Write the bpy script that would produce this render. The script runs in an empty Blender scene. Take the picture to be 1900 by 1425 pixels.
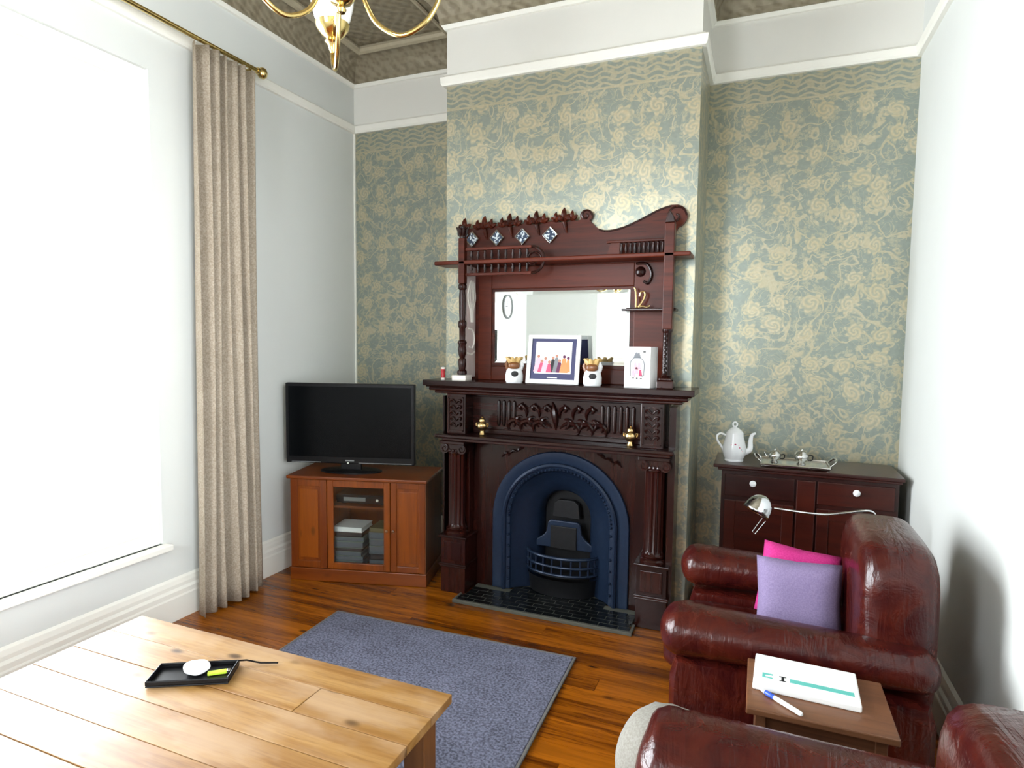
import bpy, math, random
from mathutils import Vector, Matrix
random.seed(7)
PI = math.pi
scn = bpy.context.scene
COL = scn.collection

# ------------------------------------------------------------------ camera
CAM = (1.8939, -3.5371, 1.6); YAW, PITCH, ROLL, FPX = 0.3841, -0.0737, 0.0111, 1134.88
cd = bpy.data.cameras.new('camera'); cam = bpy.data.objects.new('camera', cd); COL.objects.link(cam)
cd.sensor_fit = 'HORIZONTAL'; cd.sensor_width = 36.0; cd.lens = FPX * 36.0 / 1900.0
cd.clip_start = 0.02
_f = Vector((-math.sin(YAW) * math.cos(PITCH), math.cos(YAW) * math.cos(PITCH), math.sin(PITCH)))
_r = Vector((math.cos(YAW), math.sin(YAW), 0)); _u = _r.cross(_f)
_r2 = _r * math.cos(ROLL) + _u * math.sin(ROLL); _u2 = _u * math.cos(ROLL) - _r * math.sin(ROLL)
cam.matrix_world = Matrix(((_r2.x, _u2.x, -_f.x, CAM[0]), (_r2.y, _u2.y, -_f.y, CAM[1]), (_r2.z, _u2.z, -_f.z, CAM[2]), (0, 0, 0, 1)))
scn.camera = cam

# ------------------------------------------------------------------ sky, daylight portals, exposure
def srgb(r, g, b):
    f = lambda c: (c / 255 / 12.92) if c / 255 <= 0.04045 else ((c / 255 + 0.055) / 1.055) ** 2.4
    return (f(r), f(g), f(b), 1.0)
w = bpy.data.worlds.new('overcast_sky'); scn.world = w; w.use_nodes = True
bg = w.node_tree.nodes['Background']; bg.inputs[0].default_value = (0.905, 0.952, 1.0, 1); bg.inputs[1].default_value = 9.0
def portal(name, loc, rot, sx, sy):
    l = bpy.data.lights.new(name, 'AREA'); l.shape = 'RECTANGLE'; l.size = sx; l.size_y = sy
    l.cycles.is_portal = True
    o = bpy.data.objects.new(name, l); COL.objects.link(o); o.location = loc; o.rotation_euler = rot
# room measures
XL, XR, YA, YB, ZC = -1.1155, 2.66, 0.5527, -4.5, 3.73
W = 1.5448                                  # chimney breast from x = 0 to W, front at y = 0
ZR = 3.18                                   # underside of the picture rail
WY0, WY1, WZ0, WZ1 = -3.05, -1.20, 0.45, 2.98    # window in the left wall
VX0, VX1, VZ0, VZ1 = -4.25, -2.65, 0.4, 3.0       # unseen right-wall window, added to brighten the left wall and mirror view
portal('daylight_left', (XL - 0.14, (WY0 + WY1) / 2, (WZ0 + WZ1) / 2), (0, -PI / 2, 0), WZ1 - WZ0, WY1 - WY0)
UX0, UX1, UZ0, UZ1 = -0.12, 0.78, 1.30, 3.05       # window in the rear wall
portal('daylight_rear', ((UX0 + UX1) / 2, YB - 0.14, (UZ0 + UZ1) / 2), (PI / 2, 0, 0), UX1 - UX0, UZ1 - UZ0)
portal('daylight_fill_right', (XR + 0.14, (VX0 + VX1) / 2, (VZ0 + VZ1) / 2), (0, PI / 2, 0), VZ1 - VZ0, VX1 - VX0)
vs = scn.view_settings; vs.view_transform = 'Standard'; vs.look = 'None'; vs.exposure = 1.62; vs.gamma = 1.0; vs.use_curve_mapping = False

# ------------------------------------------------------------------ node helpers
class NT:
    def __init__(self, name):
        self.m = bpy.data.materials.new(name); self.m.use_nodes = True
        self.t = self.m.node_tree; self.b = self.t.nodes['Principled BSDF']
    def n(self, kind, **kw):
        x = self.t.nodes.new(kind)
        for k, v in kw.items(): setattr(x, k, v)
        return x
    def l(self, a, b): self.t.links.new(a, b)
    def put(self, sock, v):
        if hasattr(v, 'is_output'): self.l(v, sock)
        else: sock.default_value = v
    def math(self, op, a, b=0.0, c=None):
        x = self.n('ShaderNodeMath', operation=op); self.put(x.inputs[0], a); self.put(x.inputs[1], b)
        if c is not None: self.put(x.inputs[2], c)
        return x.outputs[0]
    def step(self, v, a, b):                    # smooth 0..1 from a to b
        x = self.n('ShaderNodeMapRange', interpolation_type='SMOOTHSTEP'); self.put(x.inputs[0], v)
        x.inputs[1].default_value = a; x.inputs[2].default_value = b
        return x.outputs[0]
    def mix(self, f, a, b, mode='MIX'):
        x = self.n('ShaderNodeMix', data_type='RGBA', blend_type=mode); self.put(x.inputs[0], f); self.put(x.inputs[6], a); self.put(x.inputs[7], b)
        return x.outputs[2]
    def coord(self, which='Object', scale=(1, 1, 1), rnd=False):
        c = self.n('ShaderNodeTexCoord').outputs[which]
        if rnd:
            r = self.n('ShaderNodeObjectInfo').outputs['Random']
            k = self.n('ShaderNodeCombineXYZ')
            for i, mlt in enumerate((37.0, 53.0, 71.0)): self.l(self.math('MULTIPLY', r, mlt), k.inputs[i])
            a = self.n('ShaderNodeVectorMath', operation='ADD'); self.l(c, a.inputs[0]); self.l(k.outputs[0], a.inputs[1]); c = a.outputs[0]
        s = self.n('ShaderNodeVectorMath', operation='MULTIPLY'); self.l(c, s.inputs[0]); s.inputs[1].default_value = scale
        return s.outputs[0]
    def noise(self, v, scale, detail=3, rough=0.5, dist=0.0, out=0):
        x = self.n('ShaderNodeTexNoise'); self.l(v, x.inputs['Vector']); x.inputs['Scale'].default_value = scale
        x.inputs['Detail'].default_value = detail; x.inputs['Roughness'].default_value = rough; x.inputs['Distortion'].default_value = dist
        return x.outputs[out]
    def bump(self, h, strength=0.3, dist=0.01):
        x = self.n('ShaderNodeBump'); self.put(x.inputs['Height'], h); x.inputs['Strength'].default_value = strength; x.inputs['Distance'].default_value = dist
        self.l(x.outputs[0], self.b.inputs['Normal'])
    def done(self, col=None, rough=None, metal=None, spec=None, coat=None):
        for k, v in (('Base Color', col), ('Roughness', rough), ('Metallic', metal), ('Specular IOR Level', spec), ('Coat Weight', coat)):
            if v is not None: self.put(self.b.inputs[k], v)
        return self.m

MATS = {}
def plain(name, col, rough=0.5, metal=0.0, vary=0.12, scale=30, bump=0.0, spec=0.5, coat=0.0):
    if name in MATS: return MATS[name]
    k = NT(name); v = k.coord(rnd=True); nz = k.noise(v, scale, 3)
    d = tuple(c * (1 - vary) for c in col[:3]) + (1,); e = tuple(min(1, c * (1 + vary)) for c in col[:3]) + (1,)
    if bump: k.bump(nz, bump, 0.004)
    MATS[name] = k.done(k.mix(nz, d, e), rough, metal, spec, coat); return MATS[name]
def wood(name, dark, mid, light, rough=0.35, axis=0, knots=0.0, grain=1.0, coat=0.0, bump=0.08, streak=0.45, vary=0.45, midf=0.45, worn=None):
    if name in MATS: return MATS[name]
    k = NT(name); s = [14 * grain] * 3; s[axis] = 0.9 * grain
    v = k.coord(scale=tuple(s), rnd=True)
    n1 = k.noise(v, 1.0, 5, 0.62, 0.6); n2 = k.noise(v, 5.0, 3, 0.6)
    c = k.mix(k.step(n1, 0.3, 0.7), dark, light); c = k.mix(midf, c, mid)
    c = k.mix(k.math('MULTIPLY', k.step(n2, 0.50, 0.70), streak), c, dark)
    r = k.n('ShaderNodeObjectInfo').outputs['Random']
    c = k.mix(k.math('MULTIPLY', k.math('ABSOLUTE', k.math('MULTIPLY_ADD', r, 2.0, -1.0)), vary), c, k.mix(k.step(r, 0.2, 0.8), dark, light))
    if worn: c = k.mix(k.math('MULTIPLY', k.step(k.noise(k.coord(scale=(2.2, 5, 5), rnd=True), 1.0, 4, 0.6), 0.42, 0.66), 0.6), c, worn)
    if knots:
        s2 = [9.0] * 3; s2[axis] = 4.5
        vv = k.n('ShaderNodeTexVoronoi'); k.l(k.coord(scale=tuple(s2), rnd=True), vv.inputs['Vector']); vv.inputs['Scale'].default_value = 1.0
        kn = k.math('MULTIPLY', k.step(vv.outputs['Distance'], 0.20, 0.05), knots)
        c = k.mix(kn, c, tuple(x * 0.25 for x in dark[:3]) + (1,))
    k.bump(n2, bump, 0.002)
    MATS[name] = k.done(c, rough, 0, 0.5, coat); return MATS[name]

def wallpaper():
    k = NT('floral_wallpaper')
    sp = k.n('ShaderNodeSeparateXYZ'); k.l(k.n('ShaderNodeTexCoord').outputs['Object'], sp.inputs[0])
    u = k.math('ADD', sp.outputs[0], sp.outputs[1]); z = sp.outputs[2]
    cb = k.n('ShaderNodeCombineXYZ'); k.l(u, cb.inputs[0]); k.l(z, cb.inputs[1]); p = cb.outputs[0]
    # swirl the coordinates a little
    nc = k.n('ShaderNodeTexNoise'); k.l(p, nc.inputs['Vector']); nc.inputs['Scale'].default_value = 5.0; nc.inputs['Detail'].default_value = 2
    sv = k.n('ShaderNodeVectorMath', operation='SUBTRACT'); k.l(nc.outputs['Color'], sv.inputs[0]); sv.inputs[1].default_value = (0.5, 0.5, 0.5)
    ma = k.n('ShaderNodeVectorMath', operation='MULTIPLY_ADD'); k.l(sv.outputs[0], ma.inputs[0]); ma.inputs[1].default_value = (0.10, 0.10, 0); k.l(p, ma.inputs[2])
    q = ma.outputs[0]
    def flowers(scale, rnd, r0, amp, pet, vec):
        vo = k.n('ShaderNodeTexVoronoi', voronoi_dimensions='2D'); k.l(vec, vo.inputs['Vector']); vo.inputs['Scale'].default_value = scale; vo.inputs['Randomness'].default_value = rnd
        d = vo.outputs['Distance']
        df = k.n('ShaderNodeVectorMath', operation='SUBTRACT'); k.l(vec, df.inputs[0]); k.l(vo.outputs['Position'], df.inputs[1])
        s2 = k.n('ShaderNodeSeparateXYZ'); k.l(df.outputs[0], s2.inputs[0])
        th = k.math('ARCTAN2', s2.outputs[1], s2.outputs[0])
        rad = k.math('MULTIPLY_ADD', k.math('COSINE', k.math('MULTIPLY', th, pet)), amp, r0)
        m = k.step(k.math('SUBTRACT', rad, d), -0.02, 0.05)
        ring = k.math('MULTIPLY_ADD', k.math('SINE', k.math('MULTIPLY_ADD', d, 46.0, k.math('MULTIPLY', th, 2.0))), 0.30, 0.70)
        return k.math('MULTIPLY', m, ring), d
    f1, d1 = flowers(5.6, 0.55, 0.30, 0.06, 7.0, q)
    f2, d2 = flowers(11.0, 0.9, 0.22, 0.10, 4.0, q)
    nz = k.noise(q, 6.0, 1, 0.4, 1.2)
    vine = k.step(k.math('ABSOLUTE', k.math('SUBTRACT', nz, 0.5)), 0.030, 0.010)
    vine2 = k.step(k.math('ABSOLUTE', k.math('SUBTRACT', k.noise(q, 9.0, 1, 0.4, 2.0), 0.47)), 0.022, 0.006)
    leaf = k.math('MULTIPLY', k.step(k.noise(q, 17.0, 2, 0.5, 1.5), 0.55, 0.62), k.step(k.math('ABSOLUTE', k.math('SUBTRACT', nz, 0.5)), 0.14, 0.06))
    m = k.math('MAXIMUM', f1, k.math('MULTIPLY', f2, 0.55)); m = k.math('MAXIMUM', m, k.math('MULTIPLY', vine, 0.8))
    m = k.math('MAXIMUM', m, k.math('MULTIPLY', vine2, 0.5)); m = k.math('MAXIMUM', m, k.math('MULTIPLY', leaf, 0.75))
    # border band below the rail
    wav = k.math('SINE', k.math('MULTIPLY_ADD', z, 190.0, k.math('MULTIPLY', k.math('SINE', k.math('MULTIPLY', u, 42.0)), 2.2)))
    bnd = k.math('MAXIMUM', k.math('MULTIPLY', k.step(wav, 0.0, 0.8), 0.75), k.math('MULTIPLY', k.step(k.noise(q, 26.0, 1), 0.5, 0.6), 0.6))
    inb = k.step(z, 3.035, 3.045)
    edge = k.math('MULTIPLY', k.step(k.math('ABSOLUTE', k.math('SUBTRACT', z, 3.035)), 0.008, 0.004), 0.8)
    m = k.mix(inb, m, bnd); m = k.math('MAXIMUM', m, edge)
    ground = k.mix(k.noise(p, 40.0, 3), srgb(132, 142, 134), srgb(156, 164, 155))
    motif = k.mix(k.noise(q, 7.0, 2), srgb(208, 194, 146), srgb(234, 226, 202))
    motif = k.mix(k.noise(q, 60.0, 2), motif, srgb(190, 172, 134))
    return k.done(k.mix(k.math('MULTIPLY', m, 0.75), ground, motif), 0.36, 0.55, 0.6)
def pressed_metal():
    k = NT('pressed_metal_ceiling'); v = k.coord()
    sp = k.n('ShaderNodeSeparateXYZ'); k.l(v, sp.inputs[0])
    a = k.math('SINE', k.math('MULTIPLY', k.math('ADD', sp.outputs[0], sp.outputs[2]), 70.0)); b = k.math('SINE', k.math('MULTIPLY', k.math('ADD', sp.outputs[1], sp.outputs[2]), 70.0))
    vo = k.n('ShaderNodeTexVoronoi', feature='SMOOTH_F1'); k.l(v, vo.inputs['Vector']); vo.inputs['Scale'].default_value = 34
    h = k.math('ADD', k.math('MULTIPLY', k.math('MULTIPLY', a, b), 0.4), vo.outputs['Distance'])
    k.bump(h, 0.45, 0.012)
    c = k.mix(k.step(h, 0.0, 0.7), srgb(122, 112, 92), srgb(152, 143, 122))
    c = k.mix(k.math('MULTIPLY', k.noise(v, 3.0, 3), 0.6), c, srgb(140, 130, 108))
    return k.done(c, 0.5, 0.1, 0.4)
def leather(name, col, dark):
    k = NT(name); v = k.coord(rnd=True)
    n1 = k.noise(v, 9.0, 4, 0.6, 1.0); n2 = k.noise(v, 140.0, 2)
    st = k.noise(k.coord(scale=(18, 3, 3), rnd=True), 1.0, 3, 0.6, 1.5)
    k.bump(k.math('ADD', k.math('MULTIPLY', st, 0.8), k.math('ADD', n1, k.math('MULTIPLY', n2, 0.08))), 0.28, 0.02)
    return k.done(k.mix(k.step(n1, 0.3, 0.7), dark, col), k.math('MULTIPLY_ADD', n1, 0.16, 0.17), 0, 0.4)
def fabric(name, c1, c2, scale=260, bump=0.4, rough=0.9):
    k = NT(name); v = k.coord(rnd=True); n1 = k.noise(v, scale, 2); n2 = k.noise(v, 7.0, 3)
    k.bump(n1, bump, 0.003)
    return k.done(k.mix(k.math('ADD', k.math('MULTIPLY', k.step(n1, 0.3, 0.7), 0.8), k.math('MULTIPLY', k.step(n2, 0.3, 0.7), 0.2)), c1, c2), rough, 0, 0.3)
def thin_glass(name, tint=(1, 1, 1, 1), refl=1.0):
    k = NT(name); t = k.t; t.nodes.remove(k.b)
    tr = k.n('ShaderNodeBsdfTransparent'); tr.inputs[0].default_value = tint
    gl = k.n('ShaderNodeBsdfGlossy'); gl.inputs['Roughness'].default_value = 0.02
    fr = k.n('ShaderNodeFresnel'); fr.inputs[0].default_value = 1.45
    mx = k.n('ShaderNodeMixShader'); k.l(k.math('MULTIPLY', fr.outputs[0], refl), mx.inputs[0]); k.l(tr.outputs[0], mx.inputs[1]); k.l(gl.outputs[0], mx.inputs[2])
    out = [n for n in t.nodes if n.type == 'OUTPUT_MATERIAL'][0]; k.l(mx.outputs[0], out.inputs[0])
    return k.m
def mosaic():
    k = NT('silver_blue_mosaic'); vo = k.n('ShaderNodeTexVoronoi'); k.l(k.coord(rnd=True), vo.inputs['Vector']); vo.inputs['Scale'].default_value = 110
    hs = k.n('ShaderNodeSeparateColor'); k.l(vo.outputs['Color'], hs.inputs[0])
    return k.done(k.mix(k.step(hs.outputs[0], 0.58, 0.68), srgb(52, 66, 88), srgb(205, 215, 222)), 0.2, 0.2)

M = dict(
    paper=wallpaper(), metal=pressed_metal(),
    paint=plain('cream_wall_paint', srgb(214, 217, 213), 0.75, vary=0.02, scale=6),
    frieze=plain('cream_frieze_paint', srgb(222, 221, 214), 0.7, vary=0.02, scale=6),
    gloss=plain('white_gloss_trim_paint', srgb(236, 235, 226), 0.35, vary=0.01, scale=6),
    floor=wood('polished_floorboards', srgb(68, 28, 0), srgb(139, 70, 0), srgb(178, 102, 17), 0.24, 0, 0.85, 1.5, bump=0.05, streak=0.75, vary=0.55, midf=0.3),
    subfloor=plain('dark_subfloor', srgb(38, 22, 12), 0.9),
    mahog=wood('dark_mahogany', srgb(17, 5, 5), srgb(33, 11, 8), srgb(53, 19, 12), 0.24, 2, 0, 1.2, bump=0.05),
    mahogx=wood('dark_mahogany_rail', srgb(17, 5, 5), srgb(33, 11, 8), srgb(53, 19, 12), 0.24, 0, 0, 1.2, bump=0.05),
    varnish_sheen=wood('pale_rose_sheen', srgb(172, 150, 145), srgb(193, 177, 173), srgb(209, 199, 196), 0.3, 2),  # rosy reflection on varnished wood, put into the base colour
    sidewood=wood('sideboard_mahogany', srgb(24, 7, 6), srgb(48, 14, 9), srgb(70, 24, 13), 0.28, 0),
    pine=wood('orange_pine', srgb(88, 33, 0), srgb(121, 52, 0), srgb(142, 72, 0), 0.36, 2, 0.5, 0.9),
    pinex=wood('orange_pine_rail', srgb(86, 32, 0), srgb(118, 51, 0), srgb(139, 70, 0), 0.36, 0, 0.5, 0.9),
    table=wood('worn_table_pine', srgb(97, 56, 0), srgb(142, 96, 27), srgb(158, 125, 77), 0.42, 0, 0.85, 1.2, bump=0.12, streak=0.5, vary=0.2, midf=0.3, worn=srgb(164, 138, 109)),
    tableleg=wood('worn_table_leg_pine', srgb(76, 44, 19), srgb(109, 67, 34), srgb(128, 86, 47), 0.5, 2, 0.4),
    iron=plain('black_iron_sky_tint', srgb(28, 43, 66), 0.36, 0.3, 0.2, 40, 0.1),  # blue daylight reflected off matte black iron, mixed into the colour
    ironblk=plain('sooty_cast_iron', srgb(21, 22, 25), 0.5, 0.3, 0.25, 40, 0.15),
    tile=plain('black_glazed_tile', srgb(17, 20, 22), 0.22, 0, 0.3, 12),
    grout=plain('dark_grout', srgb(83, 85, 76), 0.9),
    stone=plain('grey_hearth_edging', srgb(80, 80, 71), 0.5, 0, 0.15, 30),
    brass=plain('polished_brass', srgb(222, 196, 130), 0.16, 1.0, 0.06, 20),
    gold=plain('old_gold', srgb(226, 196, 140), 0.25, 1.0, 0.08, 60),
    chrome=plain('polished_chrome', srgb(225, 228, 232), 0.08, 1.0, 0.02, 20),
    silver=plain('silver_plate', srgb(214, 214, 212), 0.14, 1.0, 0.04, 20),
    mirror=plain('mirror_silvering', srgb(240, 244, 242), 0.015, 1.0, 0.0, 20),
    leather=leather('maroon_leather', srgb(71, 22, 13), srgb(51, 12, 12)),
    grey_cloth=fabric('pale_grey_cloth', srgb(119, 115, 106), srgb(137, 135, 128), 180, 0.2),
    curtain=fabric('beige_curtain_cloth', srgb(146, 133, 115), srgb(178, 166, 149), 120, 0.2),
    rug=fabric('grey_blue_rug_pile', srgb(66, 69, 82), srgb(125, 128, 149), 95, 1.0),
    bind=fabric('rug_binding', srgb(96, 95, 92), srgb(117, 115, 111), 220, 0.4),
    lilac=fabric('lilac_cushion_cloth', srgb(119, 105, 140), srgb(136, 122, 155), 200, 0.2),
    pink=fabric('hot_pink_cushion_cloth', srgb(175, 34, 111), srgb(192, 56, 128), 200, 0.2),
    black=plain('black_plastic', srgb(13, 13, 15), 0.35, 0, 0.1, spec=0.25),
    screen=plain('dark_glass_screen', srgb(5, 7, 9), 0.25, 0, 0.05, spec=0.12),
    greyp=plain('grey_plastic', srgb(120, 124, 124), 0.4, 0, 0.1),
    china=plain('white_china', srgb(232, 234, 236), 0.16, 0, 0.02, 20),
    opal=plain('opal_glass_shade', srgb(240, 240, 238), 0.2, 0, 0.01, 10),
    white=plain('white_paper', srgb(240, 241, 240), 0.6, 0, 0.02),
    navy=plain('navy_mount_board', srgb(52, 54, 92), 0.6, 0, 0.06),
    ink=plain('black_ink', srgb(24, 24, 26), 0.6), greyink=plain('grey_ink', srgb(120, 124, 130), 0.6),
    teal=plain('teal_ink', srgb(96, 186, 176), 0.6), pinkink=plain('pink_ink', srgb(236, 176, 190), 0.6),
    rose=plain('rose_ink', srgb(190, 76, 110), 0.6), orange=plain('orange_ink', srgb(236, 138, 84), 0.6), plum=plain('plum_ink', srgb(92, 30, 72), 0.6),
    skin=plain('warm_print_ink', srgb(176, 122, 100), 0.6), blue=plain('blue_pen_plastic', srgb(48, 84, 190), 0.3),
    red=plain('red_lacquer', srgb(170, 22, 30), 0.3), cream=plain('cream_and_glare', srgb(226, 222, 214), 0.35, 0, 0.04),
    lime=plain('lime_plastic', srgb(180, 210, 60), 0.4), brown=plain('brown_glaze', srgb(120, 74, 38), 0.3, 0, 0.2), tan=plain('gold_brown_glaze', srgb(196, 164, 104), 0.3, 0, 0.2),
    glass=thin_glass('window_glass'), cabglass=thin_glass('cabinet_door_glass', (0.93, 0.95, 0.94, 1)), mosaic=mosaic(),
    book1=plain('grey_green_cover', srgb(104, 116, 108), 0.6), book2=plain('dark_cover', srgb(46, 42, 44), 0.6), book3=plain('slate_cover', srgb(92, 100, 108), 0.6),
    book4=plain('olive_cover', srgb(110, 102, 70), 0.6), dots=plain('led_white', srgb(235, 240, 225), 0.3),
)

# ------------------------------------------------------------------ mesh helpers
OFF = {}
class MB:
    def __init__(self): self.v = []; self.f = []
    def add(self, v, f):
        b = len(self.v); self.v += [tuple(p) for p in v]; self.f += [tuple(i + b for i in q) for q in f]; return self
    def box(self, x0, x1, y0, y1, z0, z1):
        return self.add([(x0, y0, z0), (x1, y0, z0), (x1, y1, z0), (x0, y1, z0), (x0, y0, z1), (x1, y0, z1), (x1, y1, z1), (x0, y1, z1)],
                        [(0, 3, 2, 1), (4, 5, 6, 7), (0, 1, 5, 4), (1, 2, 6, 5), (2, 3, 7, 6), (3, 0, 4, 7)])
    def prism(self, pts, a0, a1, axis='y'):      # outline in xz (axis y), yz (axis x) or xy (axis z)
        n = len(pts)
        mk = {'y': lambda p, a: (p[0], a, p[1]), 'x': lambda p, a: (a, p[0], p[1]), 'z': lambda p, a: (p[0], p[1], a)}[axis]
        v = [mk(p, a0) for p in pts] + [mk(p, a1) for p in pts]
        return self.add(v, [tuple(range(n)), tuple(reversed(range(n, 2 * n)))] + [(i, i + n, (i + 1) % n + n, (i + 1) % n) for i in range(n)])
    def lathe(self, prof, c=(0, 0, 0), seg=20, axis='z', flute=0, amp=0.0, zr=None):
        v = []; f = []; n = len(prof)
        for r, h in prof:
            for j in range(seg):
                t = 2 * PI * j / seg; rr = r
                if flute and zr[0] <= h <= zr[1]: rr = r - amp * (0.5 + 0.5 * math.cos(flute * t))
                a, b = rr * math.cos(t), rr * math.sin(t)
                p = {'z': (a, b, h), 'y': (a, h, b), 'x': (h, a, b)}[axis]
                v.append((p[0] + c[0], p[1] + c[1], p[2] + c[2]))
        for i in range(n - 1):
            for j in range(seg): f.append((i * seg + j, i * seg + (j + 1) % seg, (i + 1) * seg + (j + 1) % seg, (i + 1) * seg + j))
        f.append(tuple(reversed(range(seg)))); f.append(tuple(range((n - 1) * seg, n * seg)))
        return self.add(v, f)
    def tube(self, path, r, seg=8, closed=False):
        P = [Vector(p) for p in path]; n = len(P); v = []; f = []
        rr = r if hasattr(r, '__len__') else [r] * n
        up = None
        for i in range(n):
            a = P[(i - 1) % n] if (closed or i > 0) else P[i]; b = P[(i + 1) % n] if (closed or i < n - 1) else P[i]
            t = (b - a).normalized()
            if up is None: up = t.orthogonal().normalized()
            up = (up - t * up.dot(t)).normalized(); s = t.cross(up)
            for j in range(seg):
                q = 2 * PI * j / seg; v.append(P[i] + up * (rr[i] * math.cos(q)) + s * (rr[i] * math.sin(q)))
        m = n if closed else n - 1
        for i in range(m):
            k = (i + 1) % n
            for j in range(seg): f.append((i * seg + j, i * seg + (j + 1) % seg, k * seg + (j + 1) % seg, k * seg + j))
        if not closed: f.append(tuple(reversed(range(seg)))); f.append(tuple(range((n - 1) * seg, n * seg)))
        return self.add(v, f)
    def loft(self, rings, cap=True, closed_ring=True):
        n = len(rings[0]); v = [p for r in rings for p in r]; f = []
        for i in range(len(rings) - 1):
            for j in range(n if closed_ring else n - 1): f.append((i * n + j, i * n + (j + 1) % n, (i + 1) * n + (j + 1) % n, (i + 1) * n + j))
        if cap and closed_ring: f.append(tuple(reversed(range(n)))); f.append(tuple(range((len(rings) - 1) * n, len(rings) * n)))
        return self.add(v, f)
    def rbox(self, c, h, p=5.0, n=10):           # softly rounded cushion block
        idx = {}; v = []; f = []
        def vid(i, j, k):
            key = (i, j, k)
            if key not in idx:
                q = [math.tan((t / n * 2 - 1) * PI / 4) for t in key]
                s = sum(abs(t) ** p for t in q) ** (1 / p) or 1
                mx = max(abs(t) for t in q)
                q = [t * mx / s for t in q]
                idx[key] = len(v); v.append(tuple(c[a] + q[a] * h[a] for a in range(3)))
            return idx[key]
        for i in range(n):
            for j in range(n):
                f += [(vid(i, j, 0), vid(i, j + 1, 0), vid(i + 1, j + 1, 0), vid(i + 1, j, 0)), (vid(i, j, n), vid(i + 1, j, n), vid(i + 1, j + 1, n), vid(i, j + 1, n)),
                      (vid(i, 0, j), vid(i + 1, 0, j), vid(i + 1, 0, j + 1), vid(i, 0, j + 1)), (vid(i, n, j), vid(i, n, j + 1), vid(i + 1, n, j + 1), vid(i + 1, n, j)),
                      (vid(0, i, j), vid(0, i, j + 1), vid(0, i + 1, j + 1), vid(0, i + 1, j)), (vid(n, i, j), vid(n, i + 1, j), vid(n, i + 1, j + 1), vid(n, i, j + 1))]
        return self.add(v, f)
    def mesh(self, name, off=(0, 0, 0)):
        me = bpy.data.meshes.new(name); me.from_pydata([(a - off[0], b - off[1], c - off[2]) for a, b, c in self.v], [], self.f)
        import bmesh
        bm = bmesh.new(); bm.from_mesh(me); bmesh.ops.recalc_face_normals(bm, faces=bm.faces); bm.to_mesh(me); bm.free()
        return me
    def build(self, name, mat, parent=None, smooth=False, bevel=0.0, auto=True):
        off = OFF.get(parent.name, (0, 0, 0)) if parent else (0, 0, 0)
        me = self.mesh(name, off); o = bpy.data.objects.new(name, me); COL.objects.link(o)
        for m in (mat if isinstance(mat, list) else [mat]): me.materials.append(m)
        if smooth:
            me.shade_smooth()
            if auto:
                try: me.set_sharp_from_angle(angle=math.radians(40))
                except Exception: pass
        if bevel:
            b = o.modifiers.new('bevel', 'BEVEL'); b.width = bevel; b.segments = 2; b.limit_method = 'ANGLE'; b.angle_limit = 0.6
        if parent: o.parent = parent; OFF[o.name] = off
        return o
def tag(o, label, cat, group=None):
    o['label'] = label; o['category'] = cat
    if group: o['group'] = group
    return o
def thing(name, label, cat, loc=(0, 0, 0), rz=0.0, group=None, world=False):
    o = bpy.data.objects.new(name, None); COL.objects.link(o); o.location = loc; o.rotation_euler = (0, 0, rz); o.empty_display_size = 0.1
    OFF[o.name] = tuple(loc) if world else (0, 0, 0)
    return tag(o, label, cat, group)
def struct(o): o['kind'] = 'structure'; return o
def inst(name, me, mat, parent, loc, rot=(0, 0, 0)):
    o = bpy.data.objects.new(name, me); COL.objects.link(o)
    if not me.materials: me.materials.append(mat)
    off = OFF.get(parent.name, (0, 0, 0)) if parent else (0, 0, 0)
    o.location = tuple(loc[i] - off[i] for i in range(3)); o.rotation_euler = rot; o.parent = parent
    return o
def arc(cx, cz, r, a0, a1, n):
    return [(cx + r * math.cos(a0 + (a1 - a0) * i / n), cz + r * math.sin(a0 + (a1 - a0) * i / n)) for i in range(n + 1)]
def smooth_path(pts, n=6):
    P = [Vector(p) for p in pts]; out = []
    for i in range(len(P) - 1):
        a = P[max(i - 1, 0)]; b = P[i]; c = P[i + 1]; d = P[min(i + 2, len(P) - 1)]
        for k in range(n):
            t = k / n; out.append(0.5 * ((2 * b) + (c - a) * t + (2 * a - 5 * b + 4 * c - d) * t * t + (3 * b - a - 3 * c + d) * t ** 3))
    out.append(P[-1]); return out

# ------------------------------------------------------------------ the room
T = 0.15
fl = struct(MB().box(XL - T, XR + T, YB - T, YA + T, -0.06, -0.018).build('floor', M['subfloor']))
bw = 0.104; joints = [0.35, 1.25, -0.2, 0.85, 1.75, 0.1]; pm = {}
y = YA
row = 0
while y > YB + 0.02:
    h = min(bw, y - YB); xj = joints[row % 6]
    for (a, b) in ((XL, xj), (xj, XR)):
        key = (round(b - a, 3), round(h, 3))
        if key not in pm: pm[key] = MB().box(-key[0] / 2 + 0.0008, key[0] / 2 - 0.0008, -h / 2 + 0.0011, h / 2 - 0.0011, -0.018, 0.0).mesh('floorboard')
        inst('floorboard', pm[key], M['floor'], fl, ((a + b) / 2, y - h / 2, 0))
    y -= bw; row += 1
struct(MB().box(XL - T, XR + T, YB - T, YA + T, ZC, ZC + 0.1).build('ceiling', M['metal']))

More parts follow.
